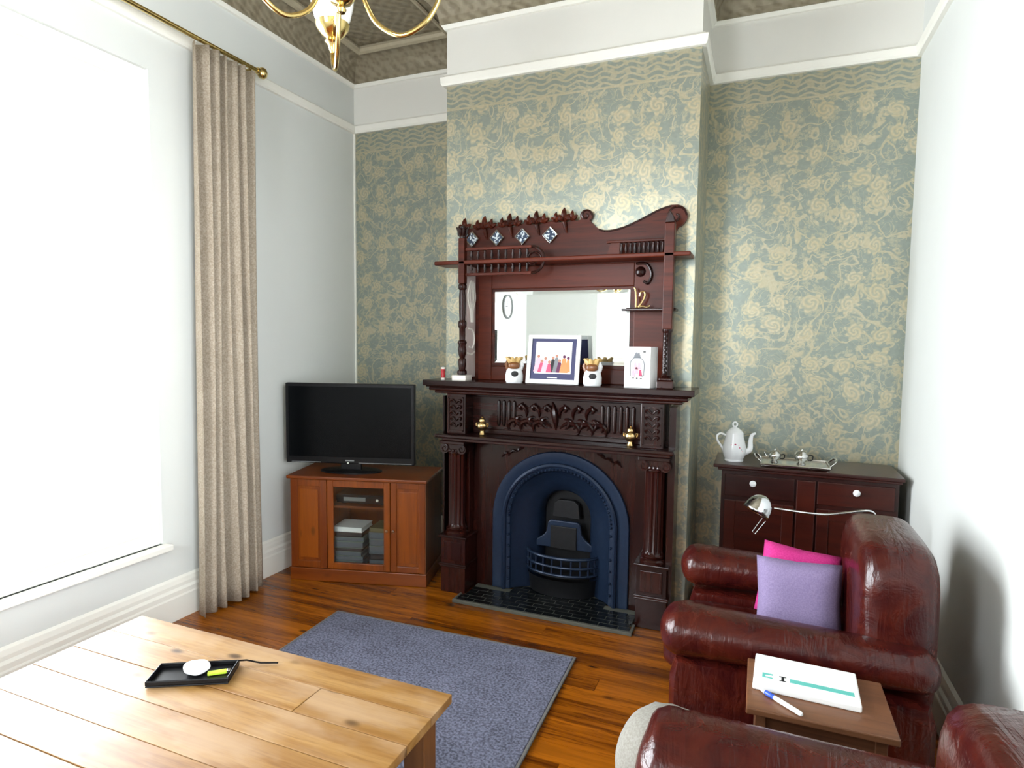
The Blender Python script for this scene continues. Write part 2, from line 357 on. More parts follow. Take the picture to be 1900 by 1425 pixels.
def wall(name, boxes, mats):
    m = MB(); slots = []
    for bx, s in boxes: m.box(*bx); slots += [s] * 6
    o = m.build(name, mats)
    for p, s in zip(o.data.polygons, slots): p.material_index = s
    return struct(o)
ZS = 3.21
wl = wall('wall_left', [((XL - T, XL, WY1, YA + T, 0, ZC), 0), ((XL - T, XL, YB - T, WY0, 0, ZC), 0), ((XL - T, XL, WY0, WY1, 0, WZ0), 0), ((XL - T, XL, WY0, WY1, WZ1, ZC), 0)], [M['paint']])
wall('wall_right', [((XR, XR + T, VX1, YA + T, 0, ZC), 0), ((XR, XR + T, YB - T, VX0, 0, ZC), 0), ((XR, XR + T, VX0, VX1, 0, VZ0), 0), ((XR, XR + T, VX0, VX1, VZ1, ZC), 0)], [M['paint']])
wall('wall_rear', [((XL, UX0, YB - T, YB, 0, ZC), 0), ((UX1, XR, YB - T, YB, 0, ZC), 0), ((UX0, UX1, YB - T, YB, 0, UZ0), 0), ((UX0, UX1, YB - T, YB, UZ1, ZC), 0)], [M['paint']])
wall('wall_fireplace', [((XL, XR, YA, YA + T, 0, ZS), 0), ((XL, XR, YA, YA + T, ZS, ZC), 1)], [M['paper'], M['frieze']])
FX0, FX1, FZ = 0.37, 1.225, 0.90
wall('wall_chimney', [((0, FX0, 0, YA, 0, FZ), 0), ((FX1, W, 0, YA, 0, FZ), 0), ((0, W, 0, YA, FZ, ZS), 0), ((0, W, 0, YA, ZS, ZC), 1)], [M['paper'], M['frieze']])

# perimeter of the room seen from inside, counter-clockwise from above
PER = [(XL, YB), (XR, YB), (XR, YA), (W, YA), (W, 0), (0, 0), (0, YA), (XL, YA)]
def ring_at(d, z):
    out = []; n = len(PER)
    for i in range(n):
        a = Vector(PER[i - 1]); b = Vector(PER[i]); c = Vector(PER[(i + 1) % n])
        e1 = (b - a).normalized(); e2 = (c - b).normalized()
        n1 = Vector((-e1.y, e1.x)); n2 = Vector((-e2.y, e2.x))
        p = b + (n1 + n2) * d
        out.append((p.x, p.y, z))
    return out
def perimeter(name, prof, mat, parent=None, closed=True):
    rings = [ring_at(d, z) for d, z in prof]
    if closed: rings.append(rings[0])
    return MB().loft(rings, cap=False).build(name, mat, parent)
rail = struct(perimeter('trim_1', [(-0.002, ZR), (0.022, ZR), (0.03, ZR + 0.012), (0.034, ZR + 0.05), (0.02, ZR + 0.058), (0.012, ZR + 0.068), (-0.002, ZR + 0.07)], M['gloss']))
cov = [(-0.002, 3.545)] + [(0.035 + 0.15 * (1 - math.cos(t * PI / 12)), 3.545 + 0.155 * math.sin(t * PI / 12)) for t in range(7)] + [(0.195, 3.70), (0.20, ZC + 0.002), (-0.002, ZC + 0.002)]
corn = struct(perimeter('trim_2', cov, M['metal']))
perimeter('bead', [(-0.002, 3.522), (0.016, 3.524), (0.022, 3.535), (0.03, 3.546), (-0.002, 3.546)], M['gloss'], corn)
perimeter('rib', [(0.170, 3.690), (0.178, 3.680), (0.200, 3.688), (0.212, 3.705), (0.206, 3.722), (0.196, 3.722)], plain('pale_metal_rib', srgb(176, 166, 142), 0.45, 0.1), corn)
bprof = [(0.0, 0.0), (0.03, 0.0), (0.03, 0.13), (0.026, 0.14), (0.026, 0.165), (0.018, 0.18), (0.018, 0.2), (0.012, 0.225), (0.0, 0.237)]
def base(name, p, q):
    a = Vector(p); b = Vector(q); e = (b - a).normalized(); n = Vector((-e.y, e.x)); rings = []
    for s in (a, b): rings.append([(s.x + n.x * d, s.y + n.y * d, z) for d, z in bprof])
    return struct(MB().loft(rings).build(name, M['gloss']))
base('baseboard_left', (XL, YA), (XL, YB)); base('baseboard_alcove_left', (0, YA), (XL + 0.03, YA)); base('baseboard_alcove_right', (XR - 0.03, YA), (W, YA))
base('baseboard_right', (XR, YB), (XR, YA)); base('baseboard_rear', (XL + 0.03, YB), (XR - 0.03, YB))
tr3 = struct(MB().box(XL + 0.001, XL + 0.014, YA - 0.014, YA - 0.001, 0.237, ZR).build('trim_3', M['gloss']))

def window(name, W0, W1, Z0, Z1, axis):
    # box-framed sash window set in the wall thickness; axis 'x' = in the left wall, 'y' = in the right wall, 'r' = in the rear wall
    def bx(m, a0, a1, d0, d1, z0, z1):
        if axis == 'x': m.box(XL - d1, XL - d0, a0, a1, z0, z1)
        elif axis == 'y': m.box(XR + d0, XR + d1, a0, a1, z0, z1)
        else: m.box(a0, a1, YB - d1, YB - d0, z0, z1)
    m = MB(); t = 0.06
    bx(m, W0, W0 + t, 0.02, 0.13, Z0, Z1); bx(m, W1 - t, W1, 0.02, 0.13, Z0, Z1); bx(m, W0 + t, W1 - t, 0.02, 0.13, Z1 - t, Z1); bx(m, W0 + t, W1 - t, 0.02, 0.13, Z0, Z0 + t)
    o = struct(m.build(name, M['gloss'], bevel=0.003)); 
    s = MB(); bx(s, W0 - 0.02, W1 + 0.02, -0.06, 0.02, Z0 - 0.03, Z0); s.build('window_sill', M['gloss'], o, bevel=0.004)
    k = 2 if W1 - W0 > 1.5 else 1
    for i in range(k):
        a0 = W0 + t + (W1 - W0 - 2 * t) * i / k; a1 = W0 + t + (W1 - W0 - 2 * t) * (i + 1) / k
        zm = (Z0 + Z1) / 2
        for (z0, z1, d) in ((Z0 + t, zm + 0.02, 0.05), (zm - 0.02, Z1 - t, 0.09)):
            f = MB(); q = 0.045
            bx(f, a0, a0 + q, d, d + 0.035, z0, z1); bx(f, a1 - q, a1, d, d + 0.035, z0, z1); bx(f, a0 + q, a1 - q, d, d + 0.035, z0, z0 + q); bx(f, a0 + q, a1 - q, d, d + 0.035, z1 - q, z1)
            so = f.build('sash', M['gloss'], o, bevel=0.003)
            g = MB(); bx(g, a0 + q, a1 - q, d + 0.014, d + 0.018, z0 + q, z1 - q); g.build('pane', M['glass'], so)
window('window_1', WY0, WY1, WZ0, WZ1, 'x'); window('fill_window', VX0, VX1, VZ0, VZ1, 'y'); window('window_3', UX0, UX1, UZ0, UZ1, 'r')

# ------------------------------------------------------------------ mantelpiece with overmantel
MP = thing('mantelpiece', 'dark carved mahogany mantelpiece with tall mirrored overmantel on the chimney breast', 'mantelpiece', (0.775, -0.12, 0), world=True)
mh, mx = M['mahog'], M['mahogx']
for _m in (mh, mx): _m.node_tree.nodes['Principled BSDF'].inputs['Specular IOR Level'].default_value = 0.35
AX, ASP = 0.795, 0.487                      # centre and springing of the iron arch
out = [(0.09, 0), (0.09, 1.0), (1.465, 1.0), (1.465, 0), (AX + 0.40, 0)] + arc(AX, ASP, 0.40, 0, PI, 28) + [(AX - 0.40, 0)]
MB().prism(out, -0.032, -0.002).build('surround_panel', mh, MP)
for sgn, x0 in ((-1, 0.072), (1, 1.300)):
    x1 = x0 + 0.17; xc = (x0 + x1) / 2
    p = MB().box(x0, x1, -0.20, -0.033, 0, 0.352).build('plinth', mh, MP, bevel=0.004)
    MB().box(x0 + 0.025, x1 - 0.025, -0.206, -0.2, 0.21, 0.33).build('raised_panel', mh, p, bevel=0.003)
    MB().box(x0 - 0.01, x1 + 0.01, -0.212, -0.033, 0.175, 0.19).box(x0 - 0.006, x1 + 0.006, -0.208, -0.033, 0.165, 0.175).build('moulding', mx, p, bevel=0.003)
    MB().box(x0 - 0.012, x1 + 0.012, -0.214, -0.033, 0.352, 0.368).build('moulding', mx, p, bevel=0.004)
    MB().box(x0 + 0.02, x1 - 0.02, -0.10, -0.033, 0.368, 0.985).build('pilaster', mh, MP, bevel=0.003)
    prof = [(0.072, 0.368), (0.072, 0.385), (0.066, 0.392), (0.060, 0.396), (0.066, 0.404), (0.066, 0.414), (0.056, 0.422), (0.054, 0.44), (0.054, 0.87), (0.054, 0.885), (0.06, 0.89), (0.06, 0.90)]
    cl = MB().lathe(prof, (xc, -0.145, 0), 72, flute=12, amp=0.009, zr=(0.435, 0.875)).build('column', mh, MP, smooth=True)
    cp = MB().box(xc - 0.085, xc + 0.085, -0.225, -0.033, 0.948, 0.968).build('capital', mx, cl, bevel=0.004)
    q = MB().box(xc - 0.055, xc + 0.055, -0.20, -0.09, 0.90, 0.948)
    for s in (-1, 1):
        q.lathe([(0.031, -0.205), (0.031, -0.085)], (xc + s * 0.058, 0, 0.918), 18, 'y')
        q.tube([(xc + s * 0.058 + math.cos(a * 0.5) * (0.004 + 0.0016 * a), -0.208, 0.918 + math.sin(a * 0.5) * (0.004 + 0.0016 * a)) for a in range(0, 16)], 0.003, 6)
    for s in range(-1, 2): q.lathe([(0.0, -0.012), (0.009, -0.008), (0.012, 0.0), (0.009, 0.008), (0.0, 0.012)], (xc + s * 0.022, -0.2, 0.905), 8)
    q.build('volutes', mh, cl, smooth=True)
MB().box(1.455, 1.49, -0.17, -0.002, 0, 1.24).build('side_return', mh, MP); MB().box(0.058, 0.07, -0.15, -0.002, 0, 1.24).build('side_return', mh, MP)
for s, xs in ((-1, AX - 0.36), (1, AX + 0.36)):          # spandrel carving beside the arch
    q = MB()
    for i in range(3):
        q.tube(smooth_path([(xs + s * (0.02 - 0.05 * i), -0.036, 0.86 + 0.02 * i), (xs - s * (0.01 + 0.045 * i), -0.042, 0.89 + 0.015 * i), (xs - s * (0.03 + 0.05 * i), -0.036, 0.87 + 0.03 * i)], 5), [0.003 + 0.006 * math.sin(PI * j / 10) for j in range(11)], 6)
    q.build('spandrel_carving', mh, MP, smooth=True)
MB().box(0.085, 1.47, -0.215, -0.033, 0.968, 0.988).build('shelf_moulding', mx, MP, bevel=0.004)
MB().box(0.05, 1.492, -0.25, -0.002, 0.988, 1.012).build('lower_shelf', mx, MP, bevel=0.008)
MB().box(0.11, 1.44, -0.085, -0.002, 1.012, 1.26).build('frieze_panel', mx, MP)
MB().box(0.25, 1.29, -0.105, -0.085, 1.012, 1.04).box(0.25, 1.29, -0.105, -0.085, 1.24, 1.26).build('frieze_rail', mx, MP, bevel=0.004)
for x0, x1 in ((0.113, 0.24), (1.305, 1.43)):
    p = MB().box(x0, x1, -0.2, -0.085, 1.012, 1.26).build('frieze_block', mh, MP, bevel=0.004)
    q = MB(); xc = (x0 + x1) / 2
    q.box(x0 + 0.012, x0 + 0.018, -0.205, -0.2, 1.03, 1.24).box(x1 - 0.018, x1 - 0.012, -0.205, -0.2, 1.03, 1.24).box(x0 + 0.012, x1 - 0.012, -0.205, -0.2, 1.03, 1.036).box(x0 + 0.012, x1 - 0.012, -0.205, -0.2, 1.234, 1.24)
    for i in range(5):
        for s in (-1, 1):
            zc = 1.055 + 0.036 * i
            q.tube(smooth_path([(xc, -0.202, zc), (xc + s * 0.02, -0.210, zc + 0.022), (xc + s * 0.036, -0.208, zc + 0.018), (xc + s * 0.028, -0.202, zc + 0.004)], 4), [0.0025 + 0.004 * math.sin(PI * j / 12) for j in range(13)], 6)
    q.build('carving', mh, p, smooth=True)
for x0, n, d in ((0.405, 4, 0.034), (1.055, 6, 0.036)):
    q = MB()
    for i in range(n): q.lathe([(0.0, 1.06), (0.010, 1.068), (0.012, 1.08), (0.012, 1.205), (0.010, 1.218), (0.0, 1.226)], (x0 + i * d + 0.01, -0.086, 0), 10)
    q.build('reeding', mh, MP, smooth=True)
q = MB()                                                 # central acanthus scrolls
def leaf(q, x, z, ang, ln, curl, y0=-0.086, r=0.008):
    pts = []; a = ang; px, pz = x, z; n = 10
    for i in range(n + 1):
        pts.append((px, y0 - 0.012 * math.sin(PI * i / n), pz)); a += curl / n * (0.4 + 1.6 * i / n); px += math.cos(a) * ln / n; pz += math.sin(a) * ln / n
    q.tube(pts, [0.0015 + r * math.sin(PI * (i + 0.6) / (n + 1.4)) for i in range(n + 1)], 7)
for s in (-1, 1):
    for i in range(3):
        xx = 0.785 + s * (0.025 + 0.082 * i)
        leaf(q, xx, 1.07, PI / 2 - s * 0.6, 0.19, -s * 2.9, r=0.013); leaf(q, xx + s * 0.03, 1.068, PI / 2 - s * 1.2, 0.10, s * 2.8, r=0.011); leaf(q, xx, 1.13, PI / 2 + s * 0.3, 0.12, -s * 2.4, r=0.010)
        leaf(q, xx + s * 0.045, 1.12, PI / 2 - s * 1.2, 0.07, -s * 3.2, r=0.009); leaf(q, xx + s * 0.02, 1.215, -s * 0.5 if s > 0 else PI + 0.5, 0.06, -s * 2.0, r=0.008)
leaf(q, 0.785, 1.06, PI / 2, 0.17, 0.3, r=0.016)
q.build('acanthus_carving', mh, MP, smooth=True)
MB().box(0.03, 1.525, -0.21, -0.002, 1.26, 1.278).build('bed_moulding', mx, MP, bevel=0.006)
MB().box(0.0, 1.555, -0.232, -0.002, 1.278, 1.30).build('bed_moulding', mx, MP, bevel=0.008)
MB().box(-0.03, 1.588, -0.255, -0.002, 1.308, 1.342).box(-0.015, 1.572, -0.243, -0.002, 1.30, 1.308).build('mantel_shelf', mx, MP, bevel=0.007)

# overmantel
SH = 1.342
rm = wood('mahogany_lit', srgb(34, 11, 6), srgb(68, 24, 12), srgb(98, 39, 20), 0.36, 0, 0, 1.2, bump=0.05)  # same mahogany as below; stronger light up here painted as a redder tone
rm.node_tree.nodes['Principled BSDF'].inputs['Specular IOR Level'].default_value = 0.22
top = [(0.135, SH), (0.135, 2.25)]
for xx in [0.14 + 0.72 * i / 48 for i in range(49)]: top.append((xx, 2.268 + 0.022 * (xx - 0.14) + 0.016 * abs(math.sin((xx - 0.118) * PI / 0.171))))
top += [(0.875, 2.29), (0.90, 2.298)] + arc(0.93, 2.318, 0.036, PI * 1.05, -0.3 * PI, 12)
top += [tuple(p)[::2] for p in smooth_path([(0.965, 0, 2.275), (1.0, 0, 2.242), (1.06, 0, 2.228), (1.15, 0, 2.243), (1.25, 0, 2.283), (1.34, 0, 2.325), (1.41, 0, 2.345)], 5)]
top += arc(1.437, 2.283, 0.062, PI * 0.45, -PI * 0.42, 12) + [(1.44, 2.20), (1.44, SH)]
board = MB().prism(top, -0.036, -0.002).build('backboard', rm, MP)
for n_, x in enumerate((0.152, 0.24, 0.288, 0.335, 0.405, 0.456, 0.505, 0.58, 0.628, 0.676, 0.75, 0.80, 0.85)):   # carved crockets along the crest
    big = n_ % 3 == 2 or n_ in (0, 11); z = 2.262 + 0.03 * (x - 0.14); sc = 1.15 if big else 0.85; q = MB()
    for a in (-0.9, 0, 0.9):
        q.tube([(x + math.sin(a) * t * 0.045 * sc, -0.036 - 0.014 * math.sin(PI * t), z + 0.012 + math.cos(a) * t * (0.066 if a == 0 else 0.05) * sc) for t in (0, .2, .4, .6, .8, 1)], [0.005, 0.011 * sc, 0.015 * sc, 0.014 * sc, 0.010 * sc, 0.003], 8)
    if big: q.tube([(x, -0.036, z + 0.02), (x + 0.004, -0.050, z), (x + 0.010, -0.048, z - 0.03), (x + 0.018, -0.037, z - 0.058)], [0.007, 0.013, 0.010, 0.003], 8)
    q.build('crocket', rm, board, smooth=True)
q = MB()
for x, z, r in ((0.93, 2.318, 0.036), (1.437, 2.283, 0.060)):
    q.tube([(x + math.cos(a * 0.4) * r * (1 - a / 22), -0.038, z + math.sin(a * 0.4) * r * (1 - a / 22)) for a in range(20)], 0.006, 7)
q.tube([tuple((p[0], -0.036, p[1] - 0.007)) for p in top if 1.0 < p[0] < 1.42 and p[1] > 2.2], 0.006, 6)
q.build('scroll_carving', mh, board, smooth=True)
dm = MB().prism([(0, -0.047), (0.045, 0), (0, 0.047), (-0.045, 0)], -0.010, 0.0).mesh('diamond_tile')
db = MB()
_o = [(0, -0.047), (0.045, 0), (0, 0.047), (-0.045, 0)]
for i in range(4):
    a, b = _o[i], _o[(i + 1) % 4]; db.tube([(a[0], -0.011, a[1]), (b[0], -0.011, b[1])], 0.0035, 6)
dbm = db.mesh('tile_edging')
for x in (0.203, 0.371, 0.54, 0.716):
    o = inst('diamond_tile', dm, M['mosaic'], MP, (x, -0.037, 2.216)); e = inst('tile_edging', dbm, M['silver'], o, (0, 0, 0)); e.location = (0, 0, 0)
# mirror with bevelled rim
mx0, mx1, mz0, mz1, bv = 0.362, 1.199, 1.452, 1.888, 0.02
mir = MB(); o4 = [(mx0, mz0), (mx1, mz0), (mx1, mz1), (mx0, mz1)]; i4 = [(mx0 + bv, mz0 + bv), (mx1 - bv, mz0 + bv), (mx1 - bv, mz1 - bv), (mx0 + bv, mz1 - bv)]
mir.add([(a, -0.037, b) for a, b in o4] + [(a, -0.0405, b) for a, b in o4] + [(a, -0.043, b) for a, b in i4],
        [(3, 2, 1, 0), (8, 9, 10, 11)] + [(i, (i + 1) % 4, (i + 1) % 4 + 4, i + 4) for i in range(4)] + [(i + 4, (i + 1) % 4 + 4, (i + 1) % 4 + 8, i + 8) for i in range(4)])
mir.build('mirror', M['mirror'], MP)
MB().box(0.25, 0.34, -0.046, -0.036, SH, 2.04).box(1.222, 1.40, -0.046, -0.036, SH, 2.04).box(0.34, 1.222, -0.046, -0.036, 1.905, 2.04).box(0.34, 1.222, -0.046, -0.036, SH, 1.43).build('mirror_surround', rm, MP, bevel=0.006)
# posts
q = MB().box(0.186, 0.226, -0.2, -0.16, 1.93, 2.20).build('post', rm, MP, bevel=0.003)
MB().lathe([(0.022, 1.375), (0.03, 1.38), (0.03, 1.40), (0.02, 1.41), (0.024, 1.44), (0.024, 1.47), (0.016, 1.48), (0.022, 1.50), (0.026, 1.53), (0.022, 1.56), (0.028, 1.57), (0.028, 1.58), (0.018, 1.59), (0.019, 1.66), (0.026, 1.67), (0.026, 1.70), (0.018, 1.71), (0.02, 1.76), (0.021, 1.85), (0.018, 1.89), (0.026, 1.9), (0.026, 1.92), (0.02, 1.93)], (0.206, -0.18, 0), 20).build('turned_baluster', mh, MP, smooth=True)
MB().box(0.158, 0.252, -0.225, -0.135, SH, 1.376).build('base_block', M['cream'], MP, bevel=0.004)  # window glare on the mahogany block, painted in as cream
q = MB()
for i in range(7):
    a = i * 2 * PI / 7; q.tube([(0.206, -0.18, 2.20), (0.206 + 0.02 * math.cos(a), -0.18 + 0.02 * math.sin(a), 2.225), (0.206 + 0.024 * math.cos(a), -0.18 + 0.024 * math.sin(a), 2.25), (0.206 + 0.038 * math.cos(a), -0.18 + 0.038 * math.sin(a), 2.265)], [0.008, 0.012, 0.011, 0.005], 7)
q.lathe([(0.02, 2.2), (0.022, 2.22), (0.016, 2.25), (0.02, 2.27), (0.0, 2.28)], (0.206, -0.18, 0), 12).build('finial', mh, MP, smooth=True)
MB().box(1.404, 1.456, -0.2, -0.15, 1.66, 2.22).build('post', rm, MP, bevel=0.004)
MB().prism([(1.404, 2.22), (1.456, 2.22), (1.450, 2.25), (1.43, 2.285), (1.41, 2.25)], -0.2, -0.15).build('finial', mh, MP, bevel=0.004)
q = MB().lathe([(0.022, 1.40), (0.028, 1.41), (0.024, 1.42), (0.024, 1.64), (0.028, 1.65), (0.028, 1.66)], (1.43, -0.175, 0), 40, flute=8, amp=0.006, zr=(1.42, 1.64))
for i in range(9): q.lathe([(0.0, -0.010), (0.007, -0.006), (0.009, 0), (0.007, 0.006), (0.0, 0.010)], (1.424, -0.202, 1.43 + 0.024 * i), 8)
q.build('turned_baluster', mh, MP, smooth=True)
MB().box(1.385, 1.475, -0.22, -0.13, SH, 1.385).box(1.395, 1.465, -0.21, -0.14, 1.385, 1.40).build('base_block', mh, MP, bevel=0.005)
MB().box(1.412, 1.444, -0.15, -0.036, SH, 2.20).build('side_panel', mh, MP)
sp_ = MB().box(0.214, 0.226, -0.158, -0.036, 1.36, 2.04).build('side_panel', M['varnish_sheen'], MP); sp_['label'] = 'tendril-carved side panel with pale varnish sheen painted in'
q = MB()
for i in range(5):                                       # raised tendrils on the pale panel
    q.tube(smooth_path([(0.227, -0.10 + 0.006 * i, 1.70), (0.228, -0.115 + 0.010 * i, 1.77), (0.228, -0.15 + 0.026 * i, 1.84), (0.228, -0.14 + 0.022 * i, 1.90), (0.227, -0.115 + 0.012 * i, 1.945 + 0.01 * (i % 2))], 5), 0.005, 6)
q.tube(smooth_path([(0.227, -0.14, 1.66), (0.228, -0.08, 1.65), (0.228, -0.055, 1.59), (0.228, -0.085, 1.54), (0.227, -0.13, 1.55)], 6), 0.005, 6)
q.tube(smooth_path([(0.227, -0.15, 1.51), (0.228, -0.10, 1.50), (0.227, -0.05, 1.515)], 6), 0.006, 6)
q.build('tendril_carving', M['cream'], sp_, smooth=True)
MB().box(0.02, 1.54, -0.20, -0.036, 2.044, 2.068).build('upper_shelf', rm, MP, bevel=0.006)
# spindle galleries
gl = MB().box(0.226, 0.65, -0.185, -0.165, 2.125, 2.142).box(0.226, 0.65, -0.185, -0.165, 1.975, 1.992).build('gallery', rm, MP, bevel=0.003)
MB().tube([(0.65 + 0.075 * math.cos(a), -0.175, 2.0585 + 0.075 * math.sin(a)) for a in [-PI / 2 + PI * i / 14 for i in range(15)]], 0.009, 8).tube([(0.66 + 0.05 * math.cos(a * 0.5) * (1 - a / 20), -0.175, 2.0585 + 0.05 * math.sin(a * 0.5) * (1 - a / 20)) for a in range(16)], 0.006, 7).build('gallery_end_scroll', mh, gl, smooth=True)
spm = MB().lathe([(0.006, 0), (0.009, 0.004), (0.005, 0.01), (0.010, 0.028), (0.005, 0.046), (0.009, 0.052), (0.006, 0.057)], (0, 0, 0), 10).mesh('spindle'); spm.shade_smooth()
for i in range(9):
    inst('spindle', spm, mh, gl, (0.262 + 0.045 * i, -0.175, 2.068)); o = inst('spindle', spm, mh, gl, (0.262 + 0.045 * i, -0.175, 1.9905)); o.scale = (1, 1, 0.93)
gr = MB().box(1.075, 1.404, -0.13, -0.11, 2.138, 2.152).build('gallery', rm, MP, bevel=0.003)
for i in range(10):
    o = inst('spindle', spm, mh, gr, (1.16 + 0.025 * i, -0.12, 2.068)); o.scale = (1, 1, 1.22)
MB().prism([(1.075, 2.068), (1.15, 2.068), (1.15, 2.138), (1.10, 2.138)], -0.125, -0.115).build('gallery_end_scroll', rm, gr)
MB().box(1.172, 1.468, -0.155, -0.046, 1.760, 1.776).build('bracket_shelf', mx, MP, bevel=0.005)
MB().tube(smooth_path([(1.23, -0.05, 2.03), (1.29, -0.056, 2.025), (1.318, -0.056, 1.97), (1.30, -0.056, 1.92), (1.275, -0.05, 1.93)], 6), 0.008, 8).lathe([(0.0, -0.06), (0.02, -0.057), (0.03, -0.046)], (1.255, 0, 1.985), 16, 'y').build('scroll_motif', mh, MP, smooth=True)

# ------------------------------------------------------------------ cast-iron fireplace and hearth
FI = thing('fireplace_insert', 'black cast iron arched fireplace insert with bow-fronted fire basket', 'fireplace', (AX, -0.04, 0), world=True)
def archloft(prof, name, mat, parent, n=40):
    rings = []
    for r, yv in prof:
        pts = [(AX + r, yv, 0.022), (AX + r, yv, 0.25)] + [(a, yv, b) for a, b in arc(AX, ASP, r, 0, PI, n)] + [(AX - r, yv, 0.25), (AX - r, yv, 0.022)]
        rings.append(pts)
    return MB().loft(rings, cap=False, closed_ring=False).build(name, mat, parent, smooth=True)
archloft([(0.435, -0.034), (0.435, -0.044), (0.43, -0.05), (0.372, -0.05), (0.366, -0.046)], 'outer_band', M['iron'], FI)
archloft([(0.366, -0.046), (0.364, -0.062), (0.352, -0.068), (0.342, -0.062), (0.338, -0.048)], 'raised_moulding', M['iron'], FI)
archloft([(0.338, -0.048), (0.318, -0.042), (0.312, -0.03)], 'inner_band', M['iron'], FI)
q = MB()
for i in range(56):
    t = i / 55 * (2 * 0.40 + PI)
    if t < 0.40: px, pz = AX + 0.325, ASP - 0.40 + t
    elif t < 0.40 + PI: px, pz = AX + 0.325 * math.cos(t - 0.40), ASP + 0.325 * math.sin(t - 0.40)
    else: px, pz = AX - 0.325, ASP - (t - 0.40 - PI)
    q.lathe([(0.002, -0.056), (0.0075, -0.051), (0.009, -0.044)], (px, 0, pz), 8, 'y')
bd_ = q.build('beading', M['iron'], FI, smooth=True); bd_['kind'] = 'stuff'
archloft([(0.312, -0.03), (0.29, -0.005), (0.24, 0.03), (0.18, 0.075), (0.165, 0.10), (0.160, 0.199)], 'splayed_cheek', M['iron'], FI)
MB().prism([(AX - 0.24, 0.022), (AX - 0.24, ASP)] + arc(AX, ASP, 0.24, PI, 0, 20) + [(AX + 0.24, 0.022)], 0.20, 0.215).build('back_plate', M['ironblk'], FI)
MB().prism([(AX - 0.20, 0.285), (AX - 0.185, 0.325), (AX - 0.135, 0.36), (AX - 0.115, 0.385), (AX - 0.105, 0.445), (AX - 0.09, 0.462), (AX + 0.09, 0.462), (AX + 0.105, 0.445), (AX + 0.115, 0.385), (AX + 0.135, 0.36), (AX + 0.185, 0.325), (AX + 0.20, 0.285)], 0.076, 0.10).build('hood', M['iron'], FI, bevel=0.006)
MB().box(AX - 0.085, AX + 0.085, 0.066, 0.0755, 0.285, 0.43).build('flue_plate', M['ironblk'], FI, bevel=0.004)
MB().prism([(AX - 0.09, 0.47), (AX - 0.08, 0.56), (AX - 0.05, 0.585), (AX + 0.05, 0.585), (AX + 0.08, 0.56), (AX + 0.09, 0.47)], 0.12, 0.16).build('register_door', M['ironblk'], FI, bevel=0.005)
def bow(z, r, R=0.232, dep=0.14, y0=0.075): return [(AX - R * math.cos(a), y0 - dep * math.sin(a), z) for a in [PI * i / 24 for i in range(25)]]
bk = MB().tube(bow(0.27, 0), 0.010, 8).build('fire_basket', M['iron'], FI, smooth=True)
for z in (0.215, 0.165): MB().tube(bow(z, 0), 0.008, 8).build('bar', M['iron'], bk, smooth=True)
bm_ = MB().lathe([(0.006, 0.16), (0.006, 0.275), (0.0, 0.282)], (0, 0, 0), 8).mesh('upright_bar')
for i in range(3, 22, 2):
    p = bow(0, 0)[i]; inst('upright_bar', bm_, M['iron'], bk, (p[0], p[1], 0))
MB().prism([(p[0], p[1]) for p in bow(0, 0, 0.225, 0.14)], 0.15, 0.162, 'z').build('grate_floor', M['ironblk'], bk)
MB().loft([[(p[0], p[1], 0.024) for p in bow(0, 0, 0.215, 0.13)], [(p[0], p[1], 0.12) for p in bow(0, 0, 0.225, 0.14)], [(p[0], p[1], 0.135) for p in bow(0, 0, 0.232, 0.15)]], closed_ring=False, cap=False).build('ash_cover', M['ironblk'], FI, smooth=True)

HX0, HX1, HY = 0.219, 1.308, -0.326
he = thing('hearth', 'black tiled hearth with pale grey edging in front of the iron fireplace', 'hearth', ((HX0 + HX1) / 2, -0.16, 0), world=True)
HI0, HI1 = 0.256, 1.288                      # between the plinths
MB().box(HX0 + 0.03, HX1 - 0.03, HY + 0.02, -0.214, 0.001, 0.0172).box(HI0, HI1, -0.214, -0.035, 0.001, 0.0172).box(AX - 0.30, AX + 0.30, -0.035, 0.06, 0.001, 0.0172).build('bed', M['grout'], he)
MB().box(HX0, HX1, HY, HY + 0.02, 0.001, 0.021).box(HX0, HX0 + 0.014, HY + 0.02, -0.216, 0.001, 0.021).box(HX1 - 0.014, HX1, HY + 0.02, -0.216, 0.001, 0.021).build('edging', M['stone'], he, bevel=0.002)
tm = {}
for r in range(8):
    yc = HY + 0.042 + 0.043 * r
    a0, a1 = (HX0 + 0.016, HX1 - 0.016) if yc + 0.02 < -0.216 else ((HI0, HI1) if yc + 0.02 < -0.07 else (AX - 0.30, AX + 0.30))
    x = a0 - (0.055 if r % 2 else 0)
    while x < a1 - 0.01:
        l0, l1 = max(x, a0), min(x + 0.11, a1); ln = round(l1 - l0, 3)
        if ln > 0.012:
            if ln not in tm: tm[ln] = MB().box(-ln / 2 + 0.002, ln / 2 - 0.002, -0.0188, 0.0188, -0.006, 0.0).mesh('tile')
            inst('tile', tm[ln], M['tile'], he, ((l0 + l1) / 2, yc, 0.0190 + random.uniform(-0.0006, 0.0006)))
        x += 0.11

